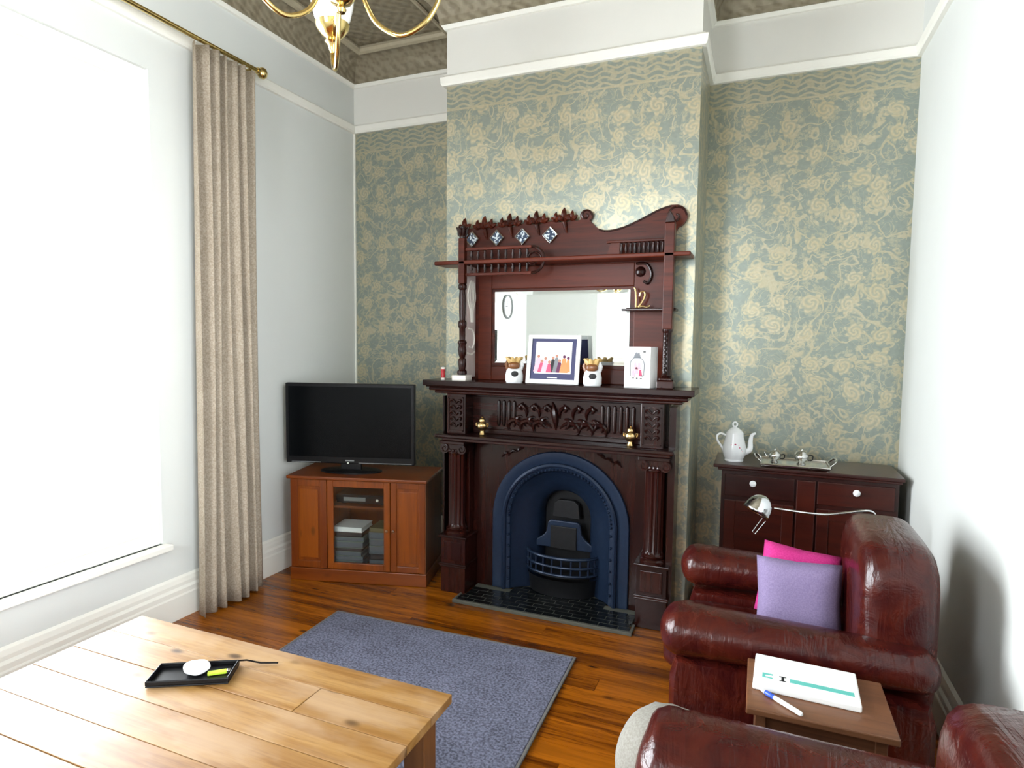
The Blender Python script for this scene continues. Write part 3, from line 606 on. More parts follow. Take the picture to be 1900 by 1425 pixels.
# ------------------------------------------------------------------ ornaments on the mantel
Z1 = SH + 0.0005
def figurine(x, y, rz, label):
    t = thing('ceramic_ornament', label, 'ornament', (x, y, Z1), rz, 'pair of ceramic ornaments on the mantel shelf'); t.scale = (1.4, 1.2, 1.15)
    MB().loft([[(0.036 * s * math.cos(a), 0.028 * s * math.sin(a), z) for a in [2 * PI * i / 20 for i in range(20)]] for z, s in ((0, 0.95), (0.01, 1.05), (0.04, 1.05), (0.065, 0.92), (0.082, 0.7), (0.09, 0.3))]).build('body', M['china'], t, smooth=True)
    MB().lathe([(0.0, -0.034), (0.013, -0.032), (0.016, -0.024)], (0.004, 0, 0.046), 16, 'y').build('round_hole', M['ink'], t, smooth=True)
    for s in (-1, 1): MB().tube([(s * 0.024, 0, 0.07), (s * 0.032, -0.004, 0.095), (s * 0.030, -0.004, 0.115)], [0.012, 0.010, 0.003], 8).build('ear', M['china'] if s > 0 else M['brown'], t, smooth=True)
    q = MB()
    for i in range(6):
        a = i * 1.05 + 0.3; q.tube([(0.01 * math.cos(a), 0.008 * math.sin(a), 0.085), (0.022 * math.cos(a), 0.014 * math.sin(a), 0.115), (0.036 * math.cos(a), 0.02 * math.sin(a), 0.132)], [0.008, 0.012, 0.004], 7)
    q.build('leaf_top', M['tan'], t, smooth=True)
    MB().rbox((0, -0.018, 0.088), (0.024, 0.016, 0.018), 3, 5).build('brow', M['brown'], t, smooth=True)
    return t
figurine(0.555, -0.19, 0.25, 'small white ceramic ornament with gold-brown leaves, left of the family photo by the post')
figurine(1.028, -0.19, 0.05, 'small white ceramic ornament with round black hole, between family photo and greeting card')

# framed photograph
def tilt_thing(name, label, cat, loc, rz, tilt):
    t = thing(name, label, cat, loc, rz); t.rotation_euler = (tilt, 0, rz); return t
pf = tilt_thing('photo_frame', 'white framed group photograph in navy mount standing before the mirror', 'photo frame', (0.795, -0.215, Z1 + 0.0018), 0.02, -0.20)
fw, fh = 0.315, 0.285
MB().box(-fw / 2, -fw / 2 + 0.024, -0.008, 0.008, 0, fh).box(fw / 2 - 0.024, fw / 2, -0.008, 0.008, 0, fh).box(-fw / 2 + 0.024, fw / 2 - 0.024, -0.008, 0.008, 0, 0.026).box(-fw / 2 + 0.024, fw / 2 - 0.024, -0.008, 0.008, fh - 0.022, fh).build('frame', M['white'], pf, bevel=0.003)
MB().box(-fw / 2 + 0.02, fw / 2 - 0.02, -0.002, 0.004, 0.02, fh - 0.018).build('mount', M['navy'], pf)
ph = MB().box(-0.108, 0.108, -0.0035, -0.002, 0.060, fh - 0.040).build('photograph', M['white'], pf)
figs = [(-0.088, 0.07, 0.055, 'pinkink', 0.10), (-0.066, 0.066, 0.05, 'rose', 0.07), (-0.045, 0.066, 0.05, 'pinkink', 0.09), (-0.022, 0.066, 0.035, 'rose', 0.065), (0.0, 0.066, 0.045, 'ink', 0.095), (0.022, 0.066, 0.045, 'greyink', 0.11), (0.04, 0.066, 0.04, 'plum', 0.075), (0.066, 0.066, 0.05, 'orange', 0.105), (0.09, 0.07, 0.03, 'orange', 0.09)]
for fx, z0, wd, mt, hh in figs:
    MB().prism([(fx - wd / 2, z0), (fx + wd / 2, z0), (fx + wd / 5, z0 + hh * 0.8), (fx - wd / 5, z0 + hh * 0.8)], -0.0042 - 0.0001 * abs(fx * 30 % 3), -0.0034).build('printed_figure', M[mt], ph)
    MB().lathe([(0.009, -0.0046), (0.009, -0.0034)], (fx, 0, z0 + hh * 0.8 + 0.009), 12, 'y').build('printed_head', M['skin'] if fx < 0.05 else M['plum'], ph)
MB().box(-0.03, 0.03, -0.003, -0.0019, 0.034, 0.039).build('caption_line', M['white'], pf)
MB().prism([(0.009, 0.03), (0.075, 0.018), (0.085, 0.0195), (0.014, 0.16)], -0.02, 0.02, 'x').build('easel_back', M['ink'], pf)
# greeting card
gc = thing('greeting_card', 'white folded greeting card with grey domed arch drawing near the right post', 'card', (1.285, -0.205, Z1), 0.0)
MB().box(-0.075, 0.065, -0.002, 0.0, 0, 0.222).build('front_leaf', M['white'], gc)
MB().prism([(0.063, -0.001), (0.064, 0.0), (0.094, 0.058), (0.092, 0.059)], 0, 0.222, 'z').build('back_leaf', M['white'], gc)
q = MB(); pts = [(-0.042, 0.06), (-0.044, 0.10)] + arc(-0.006, 0.12, 0.038, PI, 0, 12) + [(0.032, 0.10), (0.030, 0.06)]
q.tube([(a, -0.0022, b * 1.05) for a, b in pts], 0.0022, 5).build('arch_drawing', M['greyink'], gc)
MB().prism([(-0.028, 0.16), (0.014, 0.16), (0.004, 0.192), (-0.004, 0.186), (-0.010, 0.194), (-0.018, 0.186)], -0.0034, -0.002).build('dome_drawing', M['greyink'], gc)
for dx, dz, mt in ((-0.026, 0.06, 'pinkink'), (-0.008, 0.075, 'pinkink'), (0.012, 0.062, 'rose'), (-0.016, 0.10, 'pinkink'), (0.004, 0.10, 'pinkink')):
    MB().prism([(dx - 0.010, dz), (dx + 0.010, dz), (dx + 0.005, dz + 0.036), (dx - 0.005, dz + 0.036)], -0.0034, -0.002).build('drawn_figure', M[mt], gc)
for dx, dz, wv in ((-0.026, 0.050, 0.008), (-0.006, 0.048, 0.008), (0.016, 0.046, 0.010), (0.022, 0.062, 0.008), (0.032, 0.192, 0.014)):
    MB().box(dx - wv / 2, dx + wv / 2, -0.0034, -0.002, dz, dz + 0.006).build('printed_mark', M['ink'], gc)
# gold twelve
nb = thing('number_ornament', 'gold wire numeral twelve standing on the small bracket shelf of the overmantel', 'ornament', (1.275, -0.10, 1.7765))
MB().tube(smooth_path([(-0.045, 0, 0.118), (-0.036, 0, 0.105), (-0.030, 0, 0.06), (-0.030, 0, 0.006)], 6), [0.004] * 3 + [0.006] * 16, 8).build('digit_one', M['gold'], nb, smooth=True)
MB().tube(smooth_path([(-0.012, 0, 0.066), (-0.004, 0, 0.088), (0.014, 0, 0.090), (0.018, 0, 0.068), (0.002, 0, 0.034), (-0.016, 0, 0.010), (0.006, 0, 0.012), (0.030, 0, 0.006), (0.046, 0, 0.016)], 6), 0.006, 8).tube([(-0.03, 0, 0.006), (-0.016, 0, 0.006)], 0.005, 8).build('digit_two', M['gold'], nb, smooth=True)
# urns on the lower shelf
def urn(x, y, label):
    t = thing('lidded_urn', label, 'urn', (x, y, 1.0125), 0, 'pair of brass urns on the lower mantel shelf')
    MB().lathe([(0.020, 0), (0.022, 0.006), (0.016, 0.018), (0.014, 0.026), (0.024, 0.034), (0.034, 0.052), (0.035, 0.064), (0.026, 0.078), (0.018, 0.084)], (0, 0, 0), 24).build('body', M['gold'], t, smooth=True)
    MB().lathe([(0.020, 0.084), (0.021, 0.092), (0.016, 0.102), (0.006, 0.108), (0.008, 0.114), (0.0, 0.119)], (0, 0, 0), 24).build('lid', M['gold'], t, smooth=True)
    for s in (-1, 1): MB().tube([(s * 0.030, 0, 0.072), (s * 0.040, 0, 0.074), (s * 0.040, 0, 0.060), (s * 0.033, 0, 0.052)], 0.003, 7).build('handle', M['gold'], t, smooth=True)
urn(0.343, -0.175, 'small lidded brass urn on the lower mantel shelf beside the dark recess')
urn(1.247, -0.175, 'small lidded brass urn on the lower mantel shelf before the reeded carving')
rc = thing('red_candle', 'tiny red pillar with white bands at the far end of the mantel shelf', 'candle', (0.085, -0.20, Z1))
MB().lathe([(0.013, 0.0), (0.014, 0.003), (0.014, 0.012), (0.013, 0.014)], (0, 0, 0), 16).build('foot', M['cream'], rc, smooth=True)
MB().lathe([(0.0135, 0.014), (0.014, 0.03), (0.011, 0.042), (0.014, 0.052), (0.0135, 0.068)], (0, 0, 0), 16).build('body', M['red'], rc, smooth=True)
MB().lathe([(0.0135, 0.068), (0.0135, 0.078), (0.004, 0.081)], (0, 0, 0), 16).build('cap', M['cream'], rc, smooth=True)

# ------------------------------------------------------------------ television and its cabinet
CL = (-0.92, -0.424); CA = math.atan2(0.231, 0.88)
cu = Vector((math.cos(CA), math.sin(CA))); cn = Vector((-cu.y, cu.x))
tc = thing('tv_cabinet', 'orange pine television cabinet with glazed middle door set across the alcove', 'cabinet', (CL[0], CL[1], 0), CA)
CW, CDp, CH = 0.91, 0.40, 0.70
pn, pnx = M['pine'], M['pinex']
MB().box(-0.006, CW + 0.006, -0.008, CDp, 0.0005, 0.085).build('plinth', pnx, tc, bevel=0.004)
MB().box(-0.018, CW + 0.012, -0.025, CDp + 0.005, CH - 0.022, CH).build('top', pnx, tc, bevel=0.006)
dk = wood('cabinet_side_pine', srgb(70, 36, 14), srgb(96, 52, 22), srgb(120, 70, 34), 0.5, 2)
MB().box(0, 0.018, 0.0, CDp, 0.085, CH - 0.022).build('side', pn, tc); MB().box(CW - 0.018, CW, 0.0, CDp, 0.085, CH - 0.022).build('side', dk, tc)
MB().box(0.018, CW - 0.018, CDp - 0.01, CDp, 0.085, CH - 0.022).build('back', pn, tc)
MB().box(0.232, 0.250, 0.02, CDp - 0.01, 0.085, CH - 0.022).box(0.676, 0.690, 0.02, CDp - 0.01, 0.085, CH - 0.022).build('divider', pn, tc)
MB().box(0.25, 0.676, 0.03, CDp - 0.01, 0.485, 0.50).build('shelf', pnx, tc)
def door(x0, x1, z0, z1, st, fillmat, knob=None, two=False):
    d = MB().box(x0, x0 + st, -0.004, 0.018, z0, z1).box(x1 - st, x1, -0.004, 0.018, z0, z1).box(x0 + st, x1 - st, -0.004, 0.018, z0, z0 + st).box(x0 + st, x1 - st, -0.004, 0.018, z1 - st, z1).build('door', pn, tc, bevel=0.003)
    if fillmat is M['cabglass']: MB().box(x0 + st, x1 - st, 0.006, 0.010, z0 + st, z1 - st).build('pane', fillmat, d)
    else: MB().box(x0 + st, x1 - st, 0.004, 0.014, z0 + st, z1 - st).build('panel', pn, d); MB().box(x0 + st + 0.015, x1 - st - 0.015, 0.0, 0.004, z0 + st + 0.02, z1 - st - 0.02).build('raised_field', pn, d, bevel=0.003)
    if knob: MB().lathe([(0.004, -0.004), (0.004, -0.012), (0.010, -0.018), (0.010, -0.024), (0.0, -0.028)], (knob, 0, 0.36), 14, 'y').build('knob', M['tableleg'], d, smooth=True)
door(0.004, 0.247, 0.088, CH - 0.026, 0.045, None); door(0.251, 0.674, 0.088, CH - 0.026, 0.042, M['cabglass'], 0.655); door(0.678, CW - 0.004, 0.088, CH - 0.026, 0.04, None, 0.70)
def inside(name, label, cat, sx, sy, z, hx, hy, hz, mat, rz=0.0, group=None, extra=None):
    p = Vector(CL) + cu * sx + cn * sy
    t = thing(name, label, cat, (p.x, p.y, z), CA + rz, group)
    return t
bk1 = [('white', 0.032, 0.10), ('book2', 0.034, 0.09), ('book1', 0.03, 0.10), ('book1', 0.045, 0.10), ('book2', 0.02, 0.09), ('book1', 0.035, 0.10), ('book3', 0.03, 0.10), ('book1', 0.04, 0.10)]
def stack(sx, sy, items, where, grp):
    z = 0.0855; names = {'white': 'white', 'book1': 'grey-green', 'book2': 'black', 'book3': 'slate grey', 'book4': 'olive'}
    ords = ['bottom', 'second from bottom', 'third from bottom', 'fourth from bottom', 'fifth from bottom', 'sixth from bottom', 'seventh from bottom', 'eighth from bottom']
    for i, (mt, hz, hx) in enumerate(reversed(items)):
        od = 'topmost' if i == len(items) - 1 else ords[i]
        t = inside('book', f'{names[mt]} book lying flat, {od} of the {where}', 'book', sx, sy, z, 0, 0, 0, None, random.uniform(-0.08, 0.08), grp)
        MB().box(-hx, hx, -0.09, 0.09, 0, 0.004).box(-hx, hx, -0.09, 0.09, hz - 0.005, hz - 0.001).box(-hx, -hx + 0.004, -0.09, 0.09, 0.004, hz - 0.005).build('cover', M[mt], t)
        MB().box(-hx + 0.005, hx - 0.004, -0.086, 0.086, 0.0045, hz - 0.0055).build('pages', M['white'] if mt == 'white' else M['book3' if mt == 'book1' else mt], t)
        z += hz
stack(0.37, 0.14, bk1, 'tall stack behind the glass door', 'books stacked in the television cabinet')
stack(0.58, 0.17, [('book4', 0.03, 0.07), ('book3', 0.045, 0.075), ('book1', 0.05, 0.075), ('book3', 0.05, 0.075), ('book2', 0.04, 0.075), ('book3', 0.045, 0.075)], 'shorter stack behind the glass door', 'books stacked in the television cabinet')
rv = inside('set_top_box', 'black set-top box with white light on the upper cabinet shelf', 'player', 0.46, 0.18, 0.5005, 0, 0, 0, None)
MB().box(-0.18, 0.18, -0.10, 0.10, 0.006, 0.062).build('case', M['black'], rv, bevel=0.003); MB().box(-0.15, -0.12, -0.09, 0.09, 0, 0.006).box(0.12, 0.15, -0.09, 0.09, 0, 0.006).build('foot', M['black'], rv)
MB().lathe([(0.009, -0.104), (0.009, -0.0995)], (0.10, 0, 0.03), 12, 'y').build('display_light', M['dots'], rv); MB().box(-0.13, 0.02, -0.102, -0.0995, 0.02, 0.045).build('disc_tray', M['greyp'], rv)

TVA = math.radians(17.0)
tvc = Vector((-0.620, -0.185))
tv = thing('television', 'black flat-screen television standing on the pine cabinet', 'television', (tvc.x, tvc.y, CH + 0.0005), TVA)
TW, TH0, TH1 = 0.880, 0.055, 0.592
MB().box(-TW / 2, TW / 2, -0.02, 0.025, TH0, TH1).box(-TW / 2 + 0.08, TW / 2 - 0.08, 0.025, 0.06, TH0 + 0.05, TH1 - 0.08).build('case', M['black'], tv, bevel=0.006)
MB().box(-TW / 2 + 0.022, TW / 2 - 0.022, -0.0215, -0.02, TH0 + 0.045, TH1 - 0.022).build('screen', M['screen'], tv)
MB().box(-0.03, 0.03, -0.0215, -0.02, TH0 + 0.018, TH0 + 0.027).build('maker_mark', M['greyp'], tv)
MB().box(-TW / 2 + 0.04, -TW / 2 + 0.24, -0.0215, -0.02, TH0 + 0.006, TH0 + 0.010).box(0.06, TW / 2 - 0.02, -0.0215, -0.02, TH0 + 0.006, TH0 + 0.010).build('trim_line', M['greyp'], tv)
MB().lathe([(0.006, -0.022), (0.006, -0.02)], (-0.012, 0, TH0 + 0.006), 10, 'y').build('power_light', M['dots'], tv)
MB().box(-0.07, 0.07, 0.0, 0.02, 0.012, TH0 + 0.02).build('neck', M['black'], tv, bevel=0.004)
MB().loft([[(0.21 * s * math.cos(a), 0.01 + 0.10 * s * math.sin(a), z) for a in [2 * PI * i / 32 for i in range(32)]] for z, s in ((0, 1.0), (0.008, 1.0), (0.014, 0.93))]).build('stand', M['black'], tv, smooth=True)

# ------------------------------------------------------------------ curtain and its rod
RX, RZ = -0.995, 3.205
ro = thing('curtain_rod', 'brass curtain pole with ball finial on the pale wall above the curtain', 'curtain rod', (RX, -1.9, RZ), world=True)
MB().tube([(RX, -0.56, RZ), (RX, -3.2, RZ)], 0.013, 14).build('pole', M['brass'], ro, smooth=True)
for ye, s in ((-0.525, 1), (-3.235, -1)):
    MB().lathe([(0.0, -0.034), (0.014, -0.031), (0.026, -0.02), (0.031, 0.0), (0.026, 0.02), (0.014, 0.031), (0.0, 0.034)], (RX, ye, RZ), 18).lathe([(0.018, -0.045), (0.02, -0.04), (0.018, -0.03)], (RX, ye, RZ), 14, 'y' ).build('finial', M['brass'], ro, smooth=True)
for yb in (-0.62, -1.95, -3.15):
    MB().tube([(XL + 0.001, yb, RZ - 0.01), (RX - 0.02, yb, RZ - 0.016), (RX, yb, RZ - 0.016)], 0.008, 8).lathe([(0.025, XL + 0.001), (0.025, XL + 0.008)], (0, yb, RZ - 0.01), 14, 'x').build('bracket', M['brass'], ro, smooth=True)
cu_ = MB(); rows = []; NZ = 26; NY = 110
for i in range(NZ + 1):
    t = i / NZ; z = RZ - 0.028 - t * (RZ - 0.028 - 0.012); r = []
    y0 = -0.600 - 0.02 * math.sin(PI * t) + 0.012 * t; y1 = -1.03 - 0.05 * t
    for j in range(NY + 1):
        s = j / NY; yy = y0 + (y1 - y0) * s
        a = (0.030 + 0.014 * t) * min(1.0, 0.15 + 7 * s)
        xx = RX + a * math.sin(s * 2 * PI * 6.2 + 0.5 * math.sin(3 * t)) + 0.010 * math.sin(s * 31 + 4 * t) * min(1.0, 5 * s) + 0.006 - 0.03 * t * max(0.0, 1 - 4 * s)
        r.append((xx, yy + 0.010 * math.sin(s * 23 + 2 * t), z))
    rows.append(r)
cur = cu_.loft(rows, cap=False, closed_ring=False).build('curtain', M['curtain'], None, smooth=True, auto=False)
so = cur.modifiers.new('cloth', 'SOLIDIFY'); so.thickness = 0.003
tag(cur, 'long beige curtain hanging in folds from the brass pole beside the pale wall', 'curtain')

# ------------------------------------------------------------------ rug and coffee table
rg = thing('rug', 'grey-blue short pile rug on the floorboards in front of the hearth', 'rug', (0.412, -1.665, 0.0), 0.028)
MB().box(-0.70, 0.70, -0.955, 0.965, 0.0008, 0.013).build('pile', M['rug'], rg, bevel=0.004)
MB().box(-0.714, -0.70, -0.969, 0.979, 0.0008, 0.012).box(0.70, 0.714, -0.969, 0.979, 0.0008, 0.012).box(-0.70, 0.70, 0.965, 0.979, 0.0008, 0.012).box(-0.70, 0.70, -0.969, -0.955, 0.0008, 0.012).build('binding', M['bind'], rg, bevel=0.003)
TZ = 0.45; TX0, TX1, TY1 = -0.42, 1.012, -1.842
ct = thing('coffee_table', 'worn pine coffee table with plank top standing on the rug', 'table', ((TX0 + TX1) / 2, TY1 - 0.41, 0.0133), world=True)
plm = {}
for i in range(6):
    for a, b in (((TX0, 0.60), (0.602, TX1)) if i == 1 else ((TX0, TX1),)):
        if (a, b) not in plm: plm[(a, b)] = MB().box(-(b - a) / 2, (b - a) / 2, -0.0672, 0.0672, -0.028, 0.0).mesh('plank')
        o = inst('plank', plm[(a, b)], M['table'], ct, ((a + b) / 2, TY1 - 0.0685 - 0.137 * i, TZ + random.uniform(-0.0008, 0.0008)))
        bv_ = o.modifiers.new('bevel', 'BEVEL'); bv_.width = 0.0015; bv_.segments = 2
for x0, x1, y0, y1 in ((TX0 + 0.06, TX1 - 0.06, TY1 - 0.075, TY1 - 0.055), (TX0 + 0.06, TX1 - 0.06, TY1 - 0.767, TY1 - 0.747), (TX0 + 0.06, TX0 + 0.08, TY1 - 0.747, TY1 - 0.075), (TX1 - 0.08, TX1 - 0.06, TY1 - 0.747, TY1 - 0.075)):
    MB().box(x0, x1, y0, y1, TZ - 0.11, TZ - 0.0285).build('apron', M['tableleg'], ct, bevel=0.002)
for x0 in (TX0 + 0.04, TX1 - 0.115):
    for y0 in (TY1 - 0.11, TY1 - 0.782): MB().box(x0, x0 + 0.075, y0, y0 + 0.075, 0.0135, TZ - 0.0285).build('leg', M['tableleg'], ct, bevel=0.004)
# tray of things on the table
ty = thing('black_tray', 'small black tray on the worn coffee table', 'tray', (0.165, -2.095, TZ + 0.002), 0.5)
MB().box(-0.13, 0.13, -0.06, 0.06, 0, 0.006).box(-0.13, 0.13, -0.06, -0.054, 0.006, 0.022).box(-0.13, 0.13, 0.054, 0.06, 0.006, 0.022).box(-0.13, -0.124, -0.054, 0.054, 0.006, 0.022).box(0.124, 0.13, -0.054, 0.054, 0.006, 0.022).build('body', M['black'], ty, bevel=0.003)
MB().tube([(0.128, 0.05, 0.022), (0.15, 0.07, 0.012), (0.20, 0.06, 0.005), (0.26, 0.055, 0.005)], 0.003, 7).build('cord', M['black'], ty, smooth=True)
wt = thing('crumpled_tissue', 'crumpled white tissue lying in the black tray', 'tissue', (0.165, -2.085, TZ + 0.0085), 0.4)
q = MB().rbox((0, 0, 0.020), (0.040, 0.032, 0.019), 2.6, 8); q.v = [(a * (1 + 0.10 * math.sin(90 * b + 40 * c)), b * (1 + 0.12 * math.sin(80 * a)), c) for a, b, c in q.v]; q.build('wad', M['white'], wt, smooth=True)
lm_ = thing('lime_lighter', 'lime green lighter lying in the black tray', 'lighter', (0.235, -2.062, TZ + 0.009), 0.7)
MB().box(-0.03, 0.03, -0.008, 0.008, 0, 0.012).build('body', M['lime'], lm_, bevel=0.003); MB().box(0.03, 0.042, -0.007, 0.007, 0.001, 0.011).build('cap', M['silver'], lm_, bevel=0.002)

# ------------------------------------------------------------------ leather armchairs and cushions
def arm(x0, x1, yc, ztop, r0, r1, ry=1.0, sag=0.0, end=0.05):
    rings = []; xs = [x0 + end * (1 - math.cos(PI / 2 * i / 9)) for i in range(9)] + [x0 + end + (x1 - x0 - end - 0.05) * i / 34 for i in range(35)] + [x1 - 0.05 + 0.05 * math.sin(PI / 2 * i / 6) for i in range(1, 7)]
    for x in xs:
        t = (x - x0) / (x1 - x0); r = r0 + (r1 - r0) * t
        e = math.sqrt(max(0.004, 1 - (1 - min(1.0, (x - x0) / end)) ** 2)) * math.sqrt(max(0.004, 1 - (1 - min(1.0, (x1 - x) / 0.05)) ** 2))
        zc = ztop - r - sag * t; ring = []
        for j in range(36):
            a = 2 * PI * j / 36; pl = 1 + 0.022 * math.sin(x * 120 + 2.5 * math.sin(a * 2)) * max(0, 1 - t * 2.0) * e
            ring.append((x, yc + r * ry * e * pl * math.copysign(abs(math.cos(a)) ** 0.85, math.cos(a)), zc + r * e * pl * math.copysign(abs(math.sin(a)) ** 0.85, math.sin(a))))
        rings.append(ring)
    return MB().loft(rings)
def armchair(label, x0, yf, yn, zf, zn, pale=False):
    t = thing('armchair', label, 'armchair', (x0 + 0.45, (yf + yn) / 2, 0), world=True); L = M['leather']; xb = x0 + 0.88
    MB().rbox((x0 + 0.48, (yf + yn) / 2, 0.19), (0.40, (yf - yn) / 2 - 0.02, 0.145), 10, 8).build('base', L, t, smooth=True)
    MB().rbox((x0 + 0.35, (yf + yn) / 2, 0.375), (0.365, (yf - yn) / 2 - 0.085, 0.07), 6, 12).build('seat_cushion', L, t, smooth=True)
    MB().rbox((xb - 0.11, (yf + yn) / 2, 0.60), (0.13, (yf - yn) / 2 - 0.02, 0.32), 5, 12).build('backrest', L, t, smooth=True)
    for yc, zt in ((yf, zf), (yn, zn)):
        if pale and yc == yf:
            a = arm(x0 - 0.02, xb, yc + 0.016, zt, 0.145, 0.09, sag=0.07, end=0.13).build('arm', M['grey_cloth'], t, smooth=True); a['label'] = 'pale grey padded arm core'
            arm(x0 + 0.035, xb, yc - 0.022, zt + 0.006, 0.150, 0.125, end=0.07).build('arm_cover', L, a, smooth=True)
        else: a = arm(x0, xb, yc, zt, 0.088, 0.064, sag=0.02, ry=1.35, end=0.075).build('arm', L, t, smooth=True)
        MB().rbox((x0 + 0.455, yc, 0.245), (0.41, 0.09, 0.225), 14, 8).build('arm_panel', L, a, smooth=True)
    fm = MB().lathe([(0.025, 0), (0.03, 0.004), (0.03, 0.05)], (0, 0, 0), 14).mesh('foot')
    for xx in (x0 + 0.12, xb - 0.08):
        for yy in (yf - 0.02, yn + 0.02): inst('foot', fm, M['black'], t, (xx, yy, 0))
    return t
armchair('maroon leather armchair with lilac and pink cushions beside the fireplace', 1.588, -0.62, -1.27, 0.650, 0.632)
armchair('maroon leather armchair with pale grey cloth showing at its arm front', 1.605, -2.03, -2.72, 0.668, 0.65, True)
def cushion(name, label, mat, loc, rot, s, th=0.075):
    n = 16; rings = MB(); top = []; bot = []
    for i in range(n + 1):
        for j in range(n + 1):
            u = i / n * 2 - 1; v = j / n * 2 - 1; h = th * math.sqrt(max(0, (1 - u ** 4) * (1 - v ** 4))); k = 1 - 0.05 * (1 - abs(u * v)) * max(abs(u), abs(v))
            top.append((u * s * k, -h, v * s * k)); bot.append((u * s * k, h, v * s * k))
    N = n + 1; f = []
    for i in range(n):
        for j in range(n):
            a, b, c, d = i * N + j, (i + 1) * N + j, (i + 1) * N + j + 1, i * N + j + 1
            f += [(a, b, c, d), (N * N + d, N * N + c, N * N + b, N * N + a)]
    m = MB(); m.add(top + bot, f); o = m.build(name, mat, None, smooth=True, auto=False); o.location = loc; o.rotation_euler = rot
    import bmesh
    b = bmesh.new(); b.from_mesh(o.data); bmesh.ops.remove_doubles(b, verts=b.verts, dist=1e-5); b.to_mesh(o.data); b.free(); o.data.shade_smooth()
    return tag(o, label, 'cushion')
cushion('scatter_cushion', 'pale lilac scatter cushion propped on the armchair beside the fireplace', M['lilac'], (2.068, -0.975, 0.601), (-0.14, -0.03, -0.06), 0.152, 0.07)
cushion('scatter_cushion', 'hot pink scatter cushion tucked behind the lilac one', M['pink'], (2.072, -0.832, 0.612), (-0.16, 0.10, -0.06), 0.146, 0.05)

# ------------------------------------------------------------------ side table, pad and pens
st = thing('side_table', 'small dark wooden side table between the two leather armchairs', 'table', (2.08, -1.57, 0), world=True)
TS = 0.55; dkw = wood('dark_side_table_wood', srgb(46, 24, 14), srgb(92, 56, 36), srgb(128, 86, 58), 0.35, 0)
MB().box(1.895, 2.28, -1.715, -1.415, TS - 0.02, TS).build('top', dkw, st, bevel=0.004)
for b in ((1.925, 2.25, -1.69, -1.675), (1.925, 2.25, -1.455, -1.44), (1.925, 1.94, -1.675, -1.455), (2.235, 2.25, -1.675, -1.455)): MB().box(*b, TS - 0.09, TS - 0.02).build('apron', dkw, st)
for x in (1.92, 2.225):
    for yv in (-1.695, -1.465): MB().box(x, x + 0.03, yv, yv + 0.03, 0, TS - 0.02).build('leg', dkw, st, bevel=0.002)
pd = thing('notepad', 'white paper pad with teal printed band on the dark side table', 'notepad', (2.06, -1.52, TS + 0.0005), -0.04)
MB().box(-0.145, 0.145, -0.095, 0.10, 0, 0.02).build('pages', M['white'], pd, bevel=0.004)
q = MB().prism([(-0.120, -0.048), (-0.090, -0.048), (-0.090, -0.042), (-0.112, -0.040), (-0.112, -0.030), (-0.090, -0.028), (-0.090, -0.020), (-0.120, -0.020)], 0.0198, 0.0206, 'z').build('printed_letter', M['teal'], pd)
MB().box(-0.066, -0.058, -0.050, -0.022, 0.0198, 0.0206).box(-0.072, -0.052, -0.050, -0.046, 0.0198, 0.0206).box(-0.072, -0.052, -0.026, -0.022, 0.0198, 0.0206).build('printed_letter', M['ink'], pd)
MB().box(-0.042, 0.13, -0.048, -0.026, 0.0198, 0.0206).build('printed_band', M['teal'], pd)
pe = thing('ballpoint_pen', 'white and blue ballpoint pen lying in front of the paper pad', 'pen', (1.985, -1.658, TS + 0.0082), -0.70)
MB().lathe([(0.001, -0.075), (0.004, -0.062), (0.006, -0.05)], (0, 0, 0), 12, 'x').build('tip', M['white'], pe, smooth=True)
MB().lathe([(0.006, -0.05), (0.0075, -0.045), (0.0075, -0.02), (0.0065, -0.018)], (0, 0, 0), 12, 'x').build('grip', M['blue'], pe, smooth=True)
MB().lathe([(0.0065, -0.018), (0.007, 0.0), (0.007, 0.07), (0.004, 0.075)], (0, 0, 0), 12, 'x').build('barrel', M['white'], pe, smooth=True)

